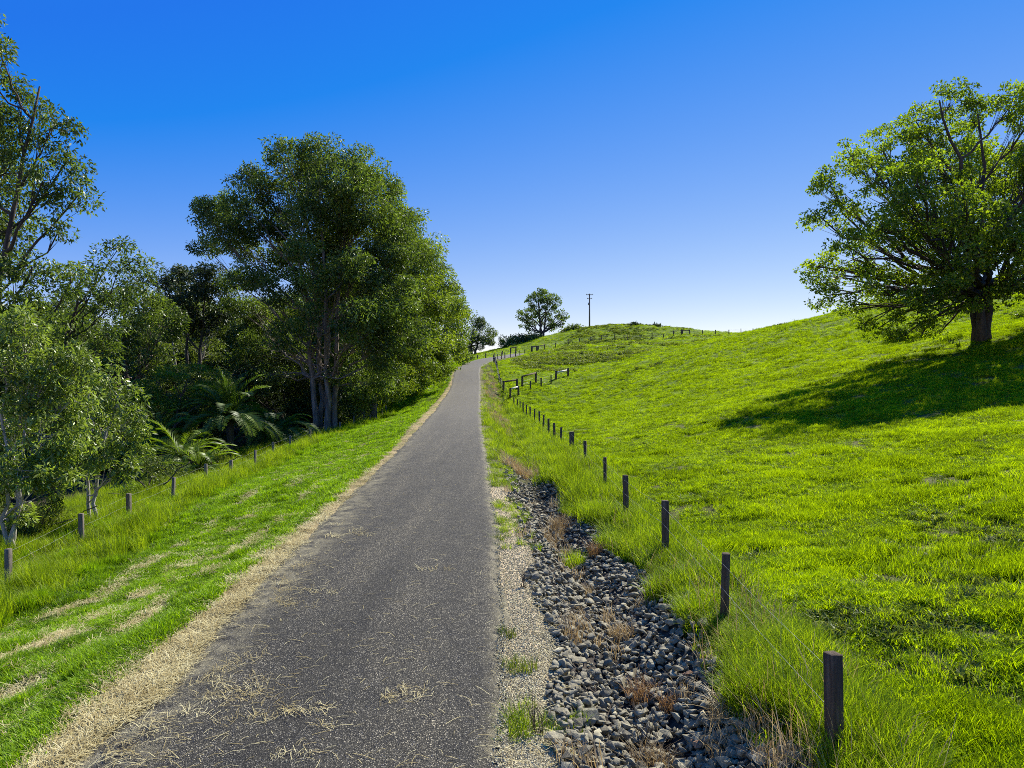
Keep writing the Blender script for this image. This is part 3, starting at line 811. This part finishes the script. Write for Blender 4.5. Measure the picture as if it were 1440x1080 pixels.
# ------------------------------------------------------------------ trees
def bez(a,b,c,n):
    t=np.linspace(0,1,n)[:,None]; return (1-t)**2*a+2*t*(1-t)*b+t*t*c
def leaves_np(centers,tr,nl,size,asp,droop,R_,flat=.7,shell=.5):
    """leaf diamonds around tuft centres. asp width/length"""
    nT=len(centers); n=nT*nl
    c=np.repeat(centers,nl,0); trr=np.repeat(tr,nl)[:,None]
    dirs=R_.normal(0,1,(n,3)); dirs/=np.linalg.norm(dirs,axis=1)[:,None]
    rad=R_.uniform(shell**3,1.1,n)**(1/3)
    off=dirs*rad[:,None]*trr*np.array([1,1,flat])
    p=c+off
    ax=dirs*.5+R_.normal(0,.6,(n,3)); ax[:,2]-=droop
    ax/=np.linalg.norm(ax,axis=1)[:,None]
    w=np.cross(ax,R_.normal(0,1,(n,3))); w/=np.linalg.norm(w,axis=1)[:,None]+1e-9
    ln=(size*R_.uniform(.6,1.3,n))[:,None]; wd=ln*asp*.5
    nrm=np.cross(ax,w)
    v0=p; v2=p+ax*ln; v1=p+ax*ln*.45+w*wd+nrm*ln*.06; v3=p+ax*ln*.45-w*wd+nrm*ln*.06
    V=np.stack([v0,v1,v2,v3],1).reshape(-1,3)
    rn=np.clip(np.repeat(R_.uniform(0,1,nT),nl)*.6+R_.uniform(0,.7,n)-.15,0,1)
    return V,np.repeat(rn,4)
def make_tree(label,base,blobs,seed,leaf='gum',bark='bark',cat='tree',trunk_r=.35,stems=1,fork=.35,leafsize=.28,asp=.3,droop=.5,
              dens=1.,tuft=.9,nl=60,name='tree',group=None,spread=.6,dscale=.8,flat=.7,limb_r=.35,basez=None,stem_px=None,shell=.5,sub=1.0,lmul=1.7,soff=1.1):
    """base=(x,y). blobs = (px,py,r_px[,dd][,density]) read at the tree's distance, given real depth by dd"""
    R_=np.random.default_rng(seed); r_=random.Random(seed)
    nl=int(nl*lmul*1.3); leafsize*=.95; asp=min(.62,asp*1.2)
    bx,by=base; bz=Hs(bx,by) if basez is None else basez
    root=empty(name,(bx,by,bz)); tag(root,label,cat,group)
    org=np.array([bx,by,bz])
    B=[]
    for b in blobs:
        px,py,rp=b[:3]; rad=rp/F*by
        dd=b[3] if len(b)>3 and b[3] is not None else r_.uniform(-1,1)*rad*dscale*1.6
        dn=b[4] if len(b)>4 else 1.
        cx,cy,cz=P(px,py,by); k=(by+dd)/by
        # keep it where the photo shows it: move along the sight line
        B.append((np.array([cx*k,by+dd,CZ+(cz-CZ)*k])-org,rad*k,dn))
    zs=[b[0][2] for b in B]; top=max(b[0][2]+b[1]*.3 for b in B)
    cxm=np.mean([b[0][:2] for b in B],0)
    mb=MB()
    stemsP=[]
    for s in range(stems):
        a=2*PI*s/stems+r_.uniform(-.4,.4)
        o0=np.array([math.cos(a),math.sin(a),0])*trunk_r*(soff if stems>1 else 0)
        tip=np.array([cxm[0]*.7+math.cos(a)*spread*(2.5 if stems>1 else .3),cxm[1]*.7+math.sin(a)*spread*(2.5 if stems>1 else .3),top*.9])
        mid=np.array([o0[0]*1.5+r_.uniform(-.3,.3),o0[1]*1.5+r_.uniform(-.3,.3),top*.45])
        pts=bez(o0+np.array([0,0,-.3]),mid,tip,14)
        pts[1:-1]+=R_.normal(0,.05+trunk_r*.12,(12,3))*np.array([1,1,.2])
        tr0=trunk_r*(1 if stems==1 else .75)
        rad=[tr0*(1.35 if i==0 else 1.08 if i==1 else 1)*(1-.88*(i/13))+.015 for i in range(14)]
        mb.tube(pts,rad,10)
        stemsP.append((pts,rad))
    cents=[];trs=[];dens_=[]
    for (c,rad,dn) in B:
        st,sr=stemsP[r_.randrange(stems)]
        # leave the stem well below the blob
        dz=c[2]; horiz=np.linalg.norm(c[:2]-st[:,:2].mean(0))
        want=max(top*fork*r_.uniform(.8,1.1),dz-horiz*.9-rad*.5)
        want=min(want,top*.8)
        i=int(np.argmin(np.abs(st[:,2]-want))); i=max(1,min(i,12))
        a=st[i]; m_=a+(c-a)*np.array([.45,.45,.3])+R_.normal(0,.12*np.linalg.norm(c-a)*.5,3)
        lp_=bez(a,m_,c,8); lp_[1:-1]+=R_.normal(0,.02*np.linalg.norm(c-a)+.01,(6,3))
        lr=min(sr[i]*.75,trunk_r*limb_r*(rad/2.2+.35))
        mb.tube(lp_,[lr*(1-.75*k/7)+.008 for k in range(8)],6,False)
        nt_=max(4,int(dn*dens*sub*(rad/tuft)**2.2*3.6))
        d_=R_.normal(0,1,(nt_,3)); d_/=np.linalg.norm(d_,axis=1)[:,None]
        q=c+d_*(R_.uniform(.12,1,nt_)**(1/2.4))[:,None]*rad*np.array([1,1,.88])
        for k in range(nt_):
            j=r_.randrange(3,8); s0=lp_[j]
            mm=(s0+q[k])/2+R_.normal(0,.06*rad,3)+np.array([0,0,-.05*rad])
            mb.tube(bez(s0,mm,q[k],4),[lr*.2+.008,lr*.14+.006,lr*.08+.004,.004],4,False)
        cents.append(q); trs.append(R_.uniform(.6,1.15,nt_)*tuft)
    cents=np.concatenate(cents);trs=np.concatenate(trs)
    V,rn=leaves_np(cents,trs,nl,leafsize,asp,droop,R_,flat,shell)
    nf=len(V)//4
    crown=link('crown',mesh_np('crown',V,np.arange(nf*4),np.full(nf,4),M[leaf],dict(rnd=rn)),root)
    mb.build('trunk',M[bark],root,smooth=True)
    print(label[:30],'leaves',nf)
    return root
def copy_tree(o,loc,rz,scale,label):
    r=o.copy(); COL.objects.link(r); r.location=loc; r.rotation_euler=(0,0,rz); r.scale=(scale[0],scale[0],scale[1]); r['label']=label
    for ch in list(o.children):
        c=ch.copy(); COL.objects.link(c); c.parent=r
    return r

# right: spreading broad-crowned tree on the slope
rb=[(1148,300,24),(1168,262,28),(1198,222,28),(1238,205,28),(1288,170,28),(1335,145,32),(1365,165,34),(1300,200,34),(1425,140,32),(1455,165,40),
 (1250,255,42),(1185,300,30),(1150,375,28),(1165,415,24),(1200,365,38),(1262,325,42),(1325,235,45),(1318,305,48),(1385,240,48),(1440,255,50),
 (1400,325,50),(1245,395,34),(1310,375,40),(1200,428,18),(1500,210,60),(1530,310,60),(1500,390,45),(1570,380,50),(1460,395,34),(1265,440,22),(1310,452,18),
 (1290,260,45,-7),(1360,300,50,-8),(1430,330,50,-8),(1350,200,40,6),(1420,240,50,8),(1300,330,40,7),(1480,300,50,7),(1240,320,36,-5),(1230,430,18,3),(1340,440,20,6),(1370,390,22,-4),
 (1500,300,50,-9),(1435,345,42,-9),(1375,350,36,-8),(1560,360,55,-8),(1480,230,50,-6),(1185,440,14,2),(1215,455,13,1),(1160,400,18,-2),(1290,420,24,-6),(1345,400,26,-7)]
rb=[(b[0],b[1],b[2]*.97)+tuple(b[3:]) for b in rb]+[(1235,462,14,1),(1275,470,14,0),(1320,470,16,2),(1260,420,22,4),(1225,400,24,-4),(1190,345,24,-5),(1270,185,26,2),(1225,235,24,-4),(1290,230,28,-5),(1400,420,22,-4),(1352,432,20,-5),(1330,405,26,-6),(1425,400,26,-5),(1290,440,18,-3)]
make_tree('large spreading broad leaved tree casting its shadow over the right slope',(31.0,45),rb,21,'camphor','bark_dark',trunk_r=.36,stems=3,fork=.2,lmul=.85,
   leafsize=.205,asp=.5,droop=.2,tuft=.6,nl=62,name='broadleaf_tree',spread=.9,limb_r=.42,dens=.74,flat=.6)

# big gum left of the path
gb=[(405,225,30),(455,222,34),(505,238,34),(345,252,22),(375,268,28),(288,298,26),(322,330,28),(288,345,18),(362,322,22),(402,315,28),(455,280,38),(512,290,40),
 (450,345,34),(500,350,42),(545,320,30),(395,375,20),(348,395,22,None,.5),(420,400,24,None,.6),(482,405,36),(535,405,42),(545,355,34),(520,465,36),(490,520,26,None,.7),(540,530,34),(565,470,34),
 (405,440,26,3,.6),(372,480,34,6,.8),(345,520,30,6,.8),(560,420,34,-3),
 (430,250,34,3),(480,260,38,-4),(530,265,30,2),(430,300,30,-4),(480,310,38,4),(560,320,30,3),(500,380,34,-5),(455,380,28,4),(580,360,28,2),(310,300,24,3),(340,290,24,-3),(365,300,22,2),(520,430,32,-5),(495,560,24,2),(340,350,20,2),(440,390,26,-6),(400,350,26,3),(425,345,26,-5),(460,430,24,5),(470,500,24,5),(415,490,22,6),(360,440,24,5),(330,400,20,5),(355,385,22,-3),(385,410,22,-4),(340,430,22,2),(405,470,24,-3),(430,440,22,-6),(380,530,26,3),(520,540,26,-3),(500,450,30,-7),(545,500,26,-4)]
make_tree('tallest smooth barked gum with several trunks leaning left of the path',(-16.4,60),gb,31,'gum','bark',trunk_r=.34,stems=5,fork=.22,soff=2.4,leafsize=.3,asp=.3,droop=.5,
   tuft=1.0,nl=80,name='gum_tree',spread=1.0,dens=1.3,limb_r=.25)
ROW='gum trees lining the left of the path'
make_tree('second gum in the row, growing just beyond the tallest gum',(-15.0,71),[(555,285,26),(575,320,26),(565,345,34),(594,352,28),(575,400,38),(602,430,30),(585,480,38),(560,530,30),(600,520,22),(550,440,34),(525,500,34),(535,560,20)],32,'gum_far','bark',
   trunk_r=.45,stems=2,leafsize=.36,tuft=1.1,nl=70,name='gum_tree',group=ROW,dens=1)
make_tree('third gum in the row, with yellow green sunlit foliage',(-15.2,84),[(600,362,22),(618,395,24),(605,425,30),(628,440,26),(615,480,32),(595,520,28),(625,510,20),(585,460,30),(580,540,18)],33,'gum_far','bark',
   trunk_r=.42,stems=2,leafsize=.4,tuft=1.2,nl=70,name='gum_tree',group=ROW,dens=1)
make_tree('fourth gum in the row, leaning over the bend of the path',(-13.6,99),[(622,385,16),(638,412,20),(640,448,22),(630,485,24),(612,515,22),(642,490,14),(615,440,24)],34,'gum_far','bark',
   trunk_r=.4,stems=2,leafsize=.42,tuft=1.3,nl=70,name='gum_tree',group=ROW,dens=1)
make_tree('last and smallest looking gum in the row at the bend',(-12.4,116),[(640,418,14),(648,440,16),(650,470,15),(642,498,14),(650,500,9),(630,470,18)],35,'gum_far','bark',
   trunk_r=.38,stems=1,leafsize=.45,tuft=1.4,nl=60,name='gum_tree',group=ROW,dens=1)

# left edge
lb=[(-70,60,75),(-2,62,14),(-2,100,16),(25,150,42),(72,180,36),(95,225,32),(112,272,26),(60,255,38),(20,225,40),(-40,200,80),(20,300,46),(85,320,22),(-40,330,70),(45,375,40),(100,395,30),(0,420,50),(-80,440,60),(60,430,34)]
make_tree('tall open crowned gum cut by the left picture edge',(-24.5,31),lb,41,'gum','bark_dark',trunk_r=.3,stems=2,fork=.3,leafsize=.22,asp=.32,droop=.6,tuft=.6,nl=42,name='gum_tree',dens=.75)
make_tree('slender gum reaching a branch of leaves out over the saplings',(-25.5,38),[(165,352,22),(140,378,18),(190,365,14),(125,410,26),(90,440,30),(160,420,26),(110,470,36),(60,480,36),(150,470,32)],42,'gum','bark_dark',
   trunk_r=.2,stems=1,fork=.45,leafsize=.24,tuft=.65,nl=42,name='gum_tree',dens=.7)
# saplings
make_tree('dense silvery leaved sapling nearest the left edge behind the fence',(-13.9,19),[(35,462,36),(75,500,36),(0,500,42),(50,545,46),(100,560,32),(10,590,46),(65,610,44),(105,620,30),(25,660,42),(80,670,34),(-20,680,40),(110,520,26),(40,720,22)],43,'silver','bark_pale',
   trunk_r=.07,stems=3,fork=.2,leafsize=.17,asp=.26,droop=.5,tuft=.34,nl=34,name='sapling',dens=.85,spread=.25,limb_r=.5)
make_tree('small silvery sapling with a forked bare trunk right of the dense one',(-14.0,22.6),[(150,528,24),(168,560,28),(150,600,34),(180,605,22),(135,640,32),(170,650,28),(110,650,24),(128,580,28),(190,580,14),(195,632,14)],44,'silver','bark_pale',
   trunk_r=.07,stems=2,fork=.2,leafsize=.18,asp=.26,droop=.5,tuft=.36,nl=34,name='sapling',dens=.8,spread=.2,limb_r=.5)
# mid-left forest
make_tree('light green gum standing behind the saplings under open sky',(-34.5,62),[(190,385,28),(165,420,32),(205,430,34),(180,470,36),(230,460,34),(150,500,30),(215,500,30)],45,'gum','bark',trunk_r=.35,stems=2,leafsize=.32,tuft=.95,nl=60,name='gum_tree',dens=.8)
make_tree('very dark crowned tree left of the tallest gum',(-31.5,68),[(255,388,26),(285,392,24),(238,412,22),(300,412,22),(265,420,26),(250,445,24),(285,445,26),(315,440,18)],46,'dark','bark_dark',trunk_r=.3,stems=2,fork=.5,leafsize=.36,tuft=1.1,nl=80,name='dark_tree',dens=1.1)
make_tree('thin grey stemmed gum with sparse foliage behind the palms',(-36,75),[(245,440,30,None,.6),(280,445,30,None,.6),(310,450,28,None,.6),(225,480,26,None,.7),(290,490,28,None,.7),(330,430,20,None,.5)],47,'forest','bark_pale',trunk_r=.3,stems=4,fork=.3,leafsize=.32,tuft=1.0,nl=60,name='gum_tree',dens=.8,spread=1.2)
make_tree('feathery low tree behind the palms',(-26.5,52),[(215,530,24),(245,520,24),(275,530,26),(235,555,26),(265,560,24),(200,560,20),(295,550,20)],48,'palm_light','bark_dark',trunk_r=.15,stems=2,fork=.3,leafsize=.3,asp=.2,droop=0.1,tuft=1.0,nl=90,name='feathery_tree',dens=.7,flat=.25)
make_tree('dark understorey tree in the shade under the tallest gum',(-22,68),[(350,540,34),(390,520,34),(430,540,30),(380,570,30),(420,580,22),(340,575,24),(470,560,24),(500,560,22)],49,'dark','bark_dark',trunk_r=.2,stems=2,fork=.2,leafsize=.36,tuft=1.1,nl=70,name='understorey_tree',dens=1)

# forest behind: one kind, copied
fb=[(500+dx,y_,r_) for dx,y_,r_ in ((0,400,45),(-40,430,42),(45,430,42),(0,460,50),(-50,480,42),(50,480,44),(0,520,46),(-40,540,38),(40,540,38),(0,370,30),(0,570,30))]
ft=make_tree('background forest tree',((500-720)/F*85,85),fb,50,'forest','bark_dark',trunk_r=.4,stems=2,fork=.2,leafsize=.5,tuft=1.5,nl=70,name='forest_tree',group='trees of the wood behind the palms',dens=.9)
spots=[(-40,84,1.0,.95,'dark wood tree directly behind the thin grey stems'),(-52,78,1,.95,'wood tree showing above the light green gum'),(-62,88,1.1,1.0,'wood tree behind the slender gum at the left'),
 (-30,90,1.,.9,'wood tree filling the gap left of the tallest gum'),(-22,86,.95,.9,'wood tree in the shade behind the tallest gum'),(-24,102,1,1,'wood tree behind the second gum of the row'),
 (-22,118,1,1,'wood tree behind the fourth gum of the row'),(-45,62,.85,.7,'wood tree behind the dense sapling'),(-38,50,.7,.55,'low wood tree behind the small sapling'),
 (-52,55,.9,.8,'wood tree behind the left edge gum'),(-33,66,.6,.42,'low wood tree behind the feathery tree'),(-60,66,1,.9,'wood tree at the left, deep in the wood'),(-24,75,.55,.4,'low wood tree between palm and gum trunks'),
 (-20,132,1.0,1.0,'wood tree behind the last gum of the row'),(-36,72,.6,.5,'low wood tree behind the palms'),(-30,36,.45,.3,'bushy low tree behind the small sapling trunk'),(-24,28,.4,.26,'bushy low tree in the shade under the dense sapling'),
 (-75,118,1.2,1.0,'far wood tree at the left end of the back row'),(-62,122,1.2,1.0,'second far wood tree of the back row'),(-50,116,1.2,.95,'third far wood tree of the back row'),
 (-39,122,1.2,.95,'fourth far wood tree of the back row'),(-30,112,1.1,.95,'fifth far wood tree of the back row'),(-88,112,1.2,1.0,'far wood tree hidden by the left edge gum'),
 (-27,60,.55,.42,'low wood tree left of the tallest gum base'),(-31,55,.5,.36,'low wood tree behind the large palm'),(-40,40,.6,.42,'low wood tree under the slender gum'),(-29,30,.45,.33,'bushy low tree left of the dense sapling'),
 (-48,70,.9,.6,'mid height wood tree under the light green gum'),(-19.5,66,.4,.32,'low tree right behind the tallest gum trunks'),(-19,80,.5,.4,'low tree behind the trunks of the second gum'),(-18,95,.6,.45,'low tree behind the trunks of the third gum')]
for i,(x,y,s,sz,lb_) in enumerate(spots):
    if i==0:
        ft.location=(x,y,Hs(x,y)-.3); ft.rotation_euler=(0,0,.7); ft.scale=(s,s,sz); ft['label']=lb_
    else: copy_tree(ft,(x,y,Hs(x,y)-.3),i*1.3,(s,sz),lb_)

# far trees
make_tree('round topped tree standing alone on the far ridge',(9.2,210),[(745,425,10),(762,415,11),(780,425,10),(738,438,9),(752,436,10),(770,434,11),(786,440,9),(736,452,8),(748,452,9),(765,450,10),(780,452,9),(790,450,7),(741,462,5),(775,460,7),(757,424,8),(764,412,8),(750,416,9),(776,418,9),(733,446,8),(792,444,7),(758,444,10),(744,458,7),(784,458,7),(768,424,10)],60,'gum','bark_dark',
   trunk_r=.5,stems=3,fork=.16,lmul=1.1,leafsize=.5,asp=.5,droop=.2,tuft=.8,nl=24,name='broadleaf_tree',limb_r=.5,dens=.42,flat=.6,spread=.9)
make_tree('rounded dark tree beyond the end of the gum row',(-11,195),[(676,458,10),(668,470,11),(686,468,10),(678,480,12),(692,480,9),(664,485,9),(672,452,7)],61,'forest','bark_dark',trunk_r=.5,stems=2,leafsize=.6,tuft=1.5,nl=60,name='distant_tree',dens=.9)
def bush(label,px,py,d,rp,leaf,seed,h=None):
    x=(px-720)/F*d
    g=Hs(x,d); pyb=540-(g-CZ)/d*F
    bl=[(px,py,rp*.6),(px-rp*.55,py+rp*.2,rp*.45),(px+rp*.55,py+rp*.15,rp*.45),(px,(py+pyb)/2,rp*.55)]
    make_tree(label,(x,d),bl,seed,leaf,'bark_dark','shrub',trunk_r=.08*d/60,stems=3,fork=.1,leafsize=.0035*d,tuft=.009*d,nl=40,name='shrub',dens=.9)
bush('dark rounded shrub left of the lone ridge tree',716,478,198,11,'forest',62)
bush('small shrub between the dark shrub and the lone ridge tree',737,474,204,9,'forest',63)
bush('low shrub just left of the ridge tree trunk',752,474,207,7,'forest',64)
bush('olive shrub on the ridge between the lone tree and the power pole',809,462,202,9,'forest',65)
bush('small scrubby shrub right of the lone ridge tree',797,467,203,6,'forest',66)
bush('low dark bush on the top of the far hill',891,459,200,2.6,'dark',67)
bush('second low bush to the right on top of the far hill',923,461.5,200,2.0,'dark',68)
bush('leafy shrub at the foot of the left bank by the palms',300,640,38,16,'weed',70)
bush('dark shrub under the small sapling',215,650,30,26,'forest',71)
bush('straggly shrub behind the first left fence posts',70,715,22,30,'weed',72)
bush('shrub below the trunks of the tallest gum',425,612,57,12,'weed',73)
bush('shrub behind the fence right of the tallest gum',500,592,66,14,'gum_far',74)
bush('overhanging shrub where the gum row meets the path',590,560,88,16,'gum_far',75)
bush('bright shrub under the fourth gum of the row',622,540,104,12,'gum_far',76)
bush('sunlit shrub at the end of the gum row',655,503,140,9,'gum_far',77)
bush('dark low shrub behind the trunk of the large spreading tree',1300,455,56,26,'camphor',78)
bush('dark low shrub left of the shrub behind the spreading tree',1255,465,58,16,'camphor',79)
bush('shadowed shrub right of the spreading tree trunk',1440,440,56,18,'camphor',80)

bush('green shrub filling the gap below the dense sapling',30,735,21.5,34,'weed',90)
bush('dark leafy shrub behind the trunk of the small sapling',105,725,27,30,'forest',91)
bush('broad green shrub between the small sapling and the palms',190,690,31,28,'palm_light',92)
bush('light green shrub behind the fence in front of the palms',250,665,35,20,'weed',93)
bush('leafy shrub at the very left edge behind the nearest grey post',-20,760,20,34,'forest',94)
bush('mid green shrub filling the shade left of the gum trunks',385,600,60,24,'forest',95)
# palms
def palm(label,base,h,nf,fl_,leaf,seed,up=.6,name='palm_tree',tr=.22):
    R_=np.random.default_rng(seed); bx,by=base; bz=Hs(bx,by)
    root=empty(name,(bx,by,bz)); tag(root,label,'palm')
    mb=MB(); mb.tube([(0,0,-.2),(.05,0,h*.5),(0,0,h)],[tr*1.2,tr,tr*1.1],10); 
    V=[];rn=[];rm=MB()
    for i in range(nf):
        az=i*2.399+R_.uniform(-.2,.2); el=R_.uniform(-.25,1.25)*up+.25
        L_=fl_*R_.uniform(.8,1.1)
        o=np.array([0,0,h]); d=np.array([math.cos(az)*math.cos(el),math.sin(az)*math.cos(el),math.sin(el)])
        pts=[o]; g=.0
        ns=16
        for s in range(ns):
            g=.055+.012*s
            d=d+np.array([0,0,-g*.75]); d/=np.linalg.norm(d); pts.append(pts[-1]+d*L_/ns)
        rm.tube(pts,[.03*(1-k/(ns+1))+.004 for k in range(ns+1)],4,False)
        c=R_.uniform()
        for s in range(2,ns+1):
            t=pts[s]-pts[s-1]; t/=np.linalg.norm(t)
            side=np.cross(t,[0,0,1.]); side/=np.linalg.norm(side)+1e-9; upv=np.cross(side,t)
            for sg in (-1,1):
                for k in range(3):
                    b=pts[s-1]+(pts[s]-pts[s-1])*(k/3)
                    ll=L_*.2*(math.sin(PI*min(1,(s+1)/(ns+2)))**.6)*R_.uniform(.85,1.1)
                    ax=t*.75+side*sg*.9+upv*R_.uniform(.0,.35)+np.array([0,0,-.12]); ax/=np.linalg.norm(ax)
                    w=np.cross(ax,upv); w/=np.linalg.norm(w)+1e-9; w=w*.6+upv*.5*sg
                    wd=.02*fl_/3
                    V+=[b,b+ax*ll*.4+w*wd,b+ax*ll,b+ax*ll*.4-w*wd]; rn+=[c*.6+R_.uniform(0,.4)]*4
    V=np.array(V); nf_=len(V)//4
    link('crown',mesh_np('crown',V,np.arange(nf_*4),np.full(nf_,4),M[leaf],dict(rnd=rn)),root)
    rm.build('frond_stems',M[leaf],root); mb.build('trunk',M['bark_dark'],root)
palm('large dark feather palm left of the tallest gum trunks',(-18.6,45),2.6,54,3.9,'palm',81,1.0)
palm('dark palm with drooping fronds in the shade right of the large palm',(-16.6,48),1.3,38,3.4,'palm',82,.7)
palm('bright green young palm in front of the large palm',(-19.4,40),1.1,34,3.1,'palm_light',83,.8)
palm('small yellow green palm low behind the left fence',(-17.2,37.5),.5,28,2.6,'palm_light',84,.8)
palm('arching palm left of the young bright palm',(-23.0,44),2.0,34,3.6,'palm_light',85,.8)

# ------------------------------------------------------------------ power pole
def power_pole():
    d=200; x=(829-720)/F*d; z=Hs(x,d); topz=CZ-(413-540)/F*d
    h=topz-z
    root=empty('power_pole',(x,d,z)); tag(root,'tall timber power pole with two crossarms on the ridge','power pole')
    mb=MB(); mb.tube([(0,0,-.3),(0,0,h)],[.24,.17],10); mb.build('pole',M['timber_grey'],root)
    mb=MB(); mb.box((0,-.22,h-.35),(2.1,.14,.16)); mb.build('crossarm',M['timber'],root)
    mb=MB(); mb.box((0,-.22,h-1.5),(1.5,.14,.14)); mb.build('crossarm',M['timber'],root)
    for xx,zz in ((-.95,-.35),(-.4,-.35),(.4,-.35),(.95,-.35),(-.65,-1.5),(.65,-1.5)):
        mb=MB(); mb.tube([(xx,-.22,h+zz+.08),(xx,-.22,h+zz+.2),(xx,-.22,h+zz+.32)],[.05,.09,.04],8); mb.build('insulator',M['steel'],root)
    mb=MB(); mb.box((-.3,-.1,h-3.0),(.35,.35,.7)); mb.build('fuse_box',M['steel'],root)
power_pole()

# ------------------------------------------------------------------ light, sky, camera
SUN_AZ=math.radians(37)    # to the right of the view direction (+Y), towards +X
SUN_EL=math.radians(42)
w=bpy.data.worlds.new('World'); sc.world=w; w.use_nodes=True
nt=w.node_tree; nt.nodes.clear()
out=nt.nodes.new('ShaderNodeOutputWorld'); bg=nt.nodes.new('ShaderNodeBackground')
sky=nt.nodes.new('ShaderNodeTexSky'); sky.sky_type='NISHITA'; sky.sun_disc=False
sky.sun_elevation=SUN_EL; sky.sun_rotation=SUN_AZ; sky.altitude=2000; sky.air_density=.8; sky.dust_density=0; sky.ozone_density=5
# the camera's rendition of that sky: deeper, more saturated blue
sp_=nt.nodes.new('ShaderNodeSeparateColor'); cb_=nt.nodes.new('ShaderNodeCombineColor')
nt.links.new(sky.outputs[0],sp_.inputs[0])
rr_=math_(nt,'MAXIMUM',math_(nt,'SUBTRACT',math_(nt,'MULTIPLY',sp_.outputs[0],1.5),1.36),.09)
gg_=math_(nt,'MAXIMUM',math_(nt,'SUBTRACT',math_(nt,'MULTIPLY',sp_.outputs[1],.787),.27),.92)
bb_=math_(nt,'MULTIPLY',math_(nt,'POWER',math_(nt,'MULTIPLY',sp_.outputs[2],.1),.2),5.2)
for k_,v_ in enumerate((rr_,gg_,bb_)): nt.links.new(v_,cb_.inputs[k_])
nt.links.new(cb_.outputs[0],bg.inputs[0])
bg.inputs[1].default_value=.1
nt.links.new(bg.outputs[0],out.inputs[0])
sun=bpy.data.lights.new('sun','SUN'); sun.energy=5.0; sun.angle=math.radians(.5); sun.color=(1,.94,.82)
so=bpy.data.objects.new('sun',sun); COL.objects.link(so)
dirv=Vector((math.sin(SUN_AZ)*math.cos(SUN_EL),math.cos(SUN_AZ)*math.cos(SUN_EL),math.sin(SUN_EL)))
so.rotation_euler=dirv.to_track_quat('Z','Y').to_euler(); so.location=dirv*50
cam=bpy.data.cameras.new('camera'); co=bpy.data.objects.new('camera',cam); COL.objects.link(co)
co.location=(0,0,CZ); co.rotation_euler=(PI/2,0,0)
cam.sensor_width=36; cam.lens=24; cam.clip_end=4000; cam.clip_start=.1
sc.camera=co
sc.view_settings.view_transform='Standard'; sc.view_settings.look='None'; sc.view_settings.exposure=1.0; sc.view_settings.gamma=1
sc.cycles.filter_width=.9; sc.cycles.use_denoising=False; sc.cycles.sample_clamp_indirect=4; sc.cycles.adaptive_threshold=.02; sc.cycles.max_bounces=4; sc.cycles.diffuse_bounces=2; sc.cycles.transmission_bounces=3; sc.cycles.glossy_bounces=2
sc.cycles.caustics_reflective=False; sc.cycles.caustics_refractive=False
print('objects',len(sc.objects))
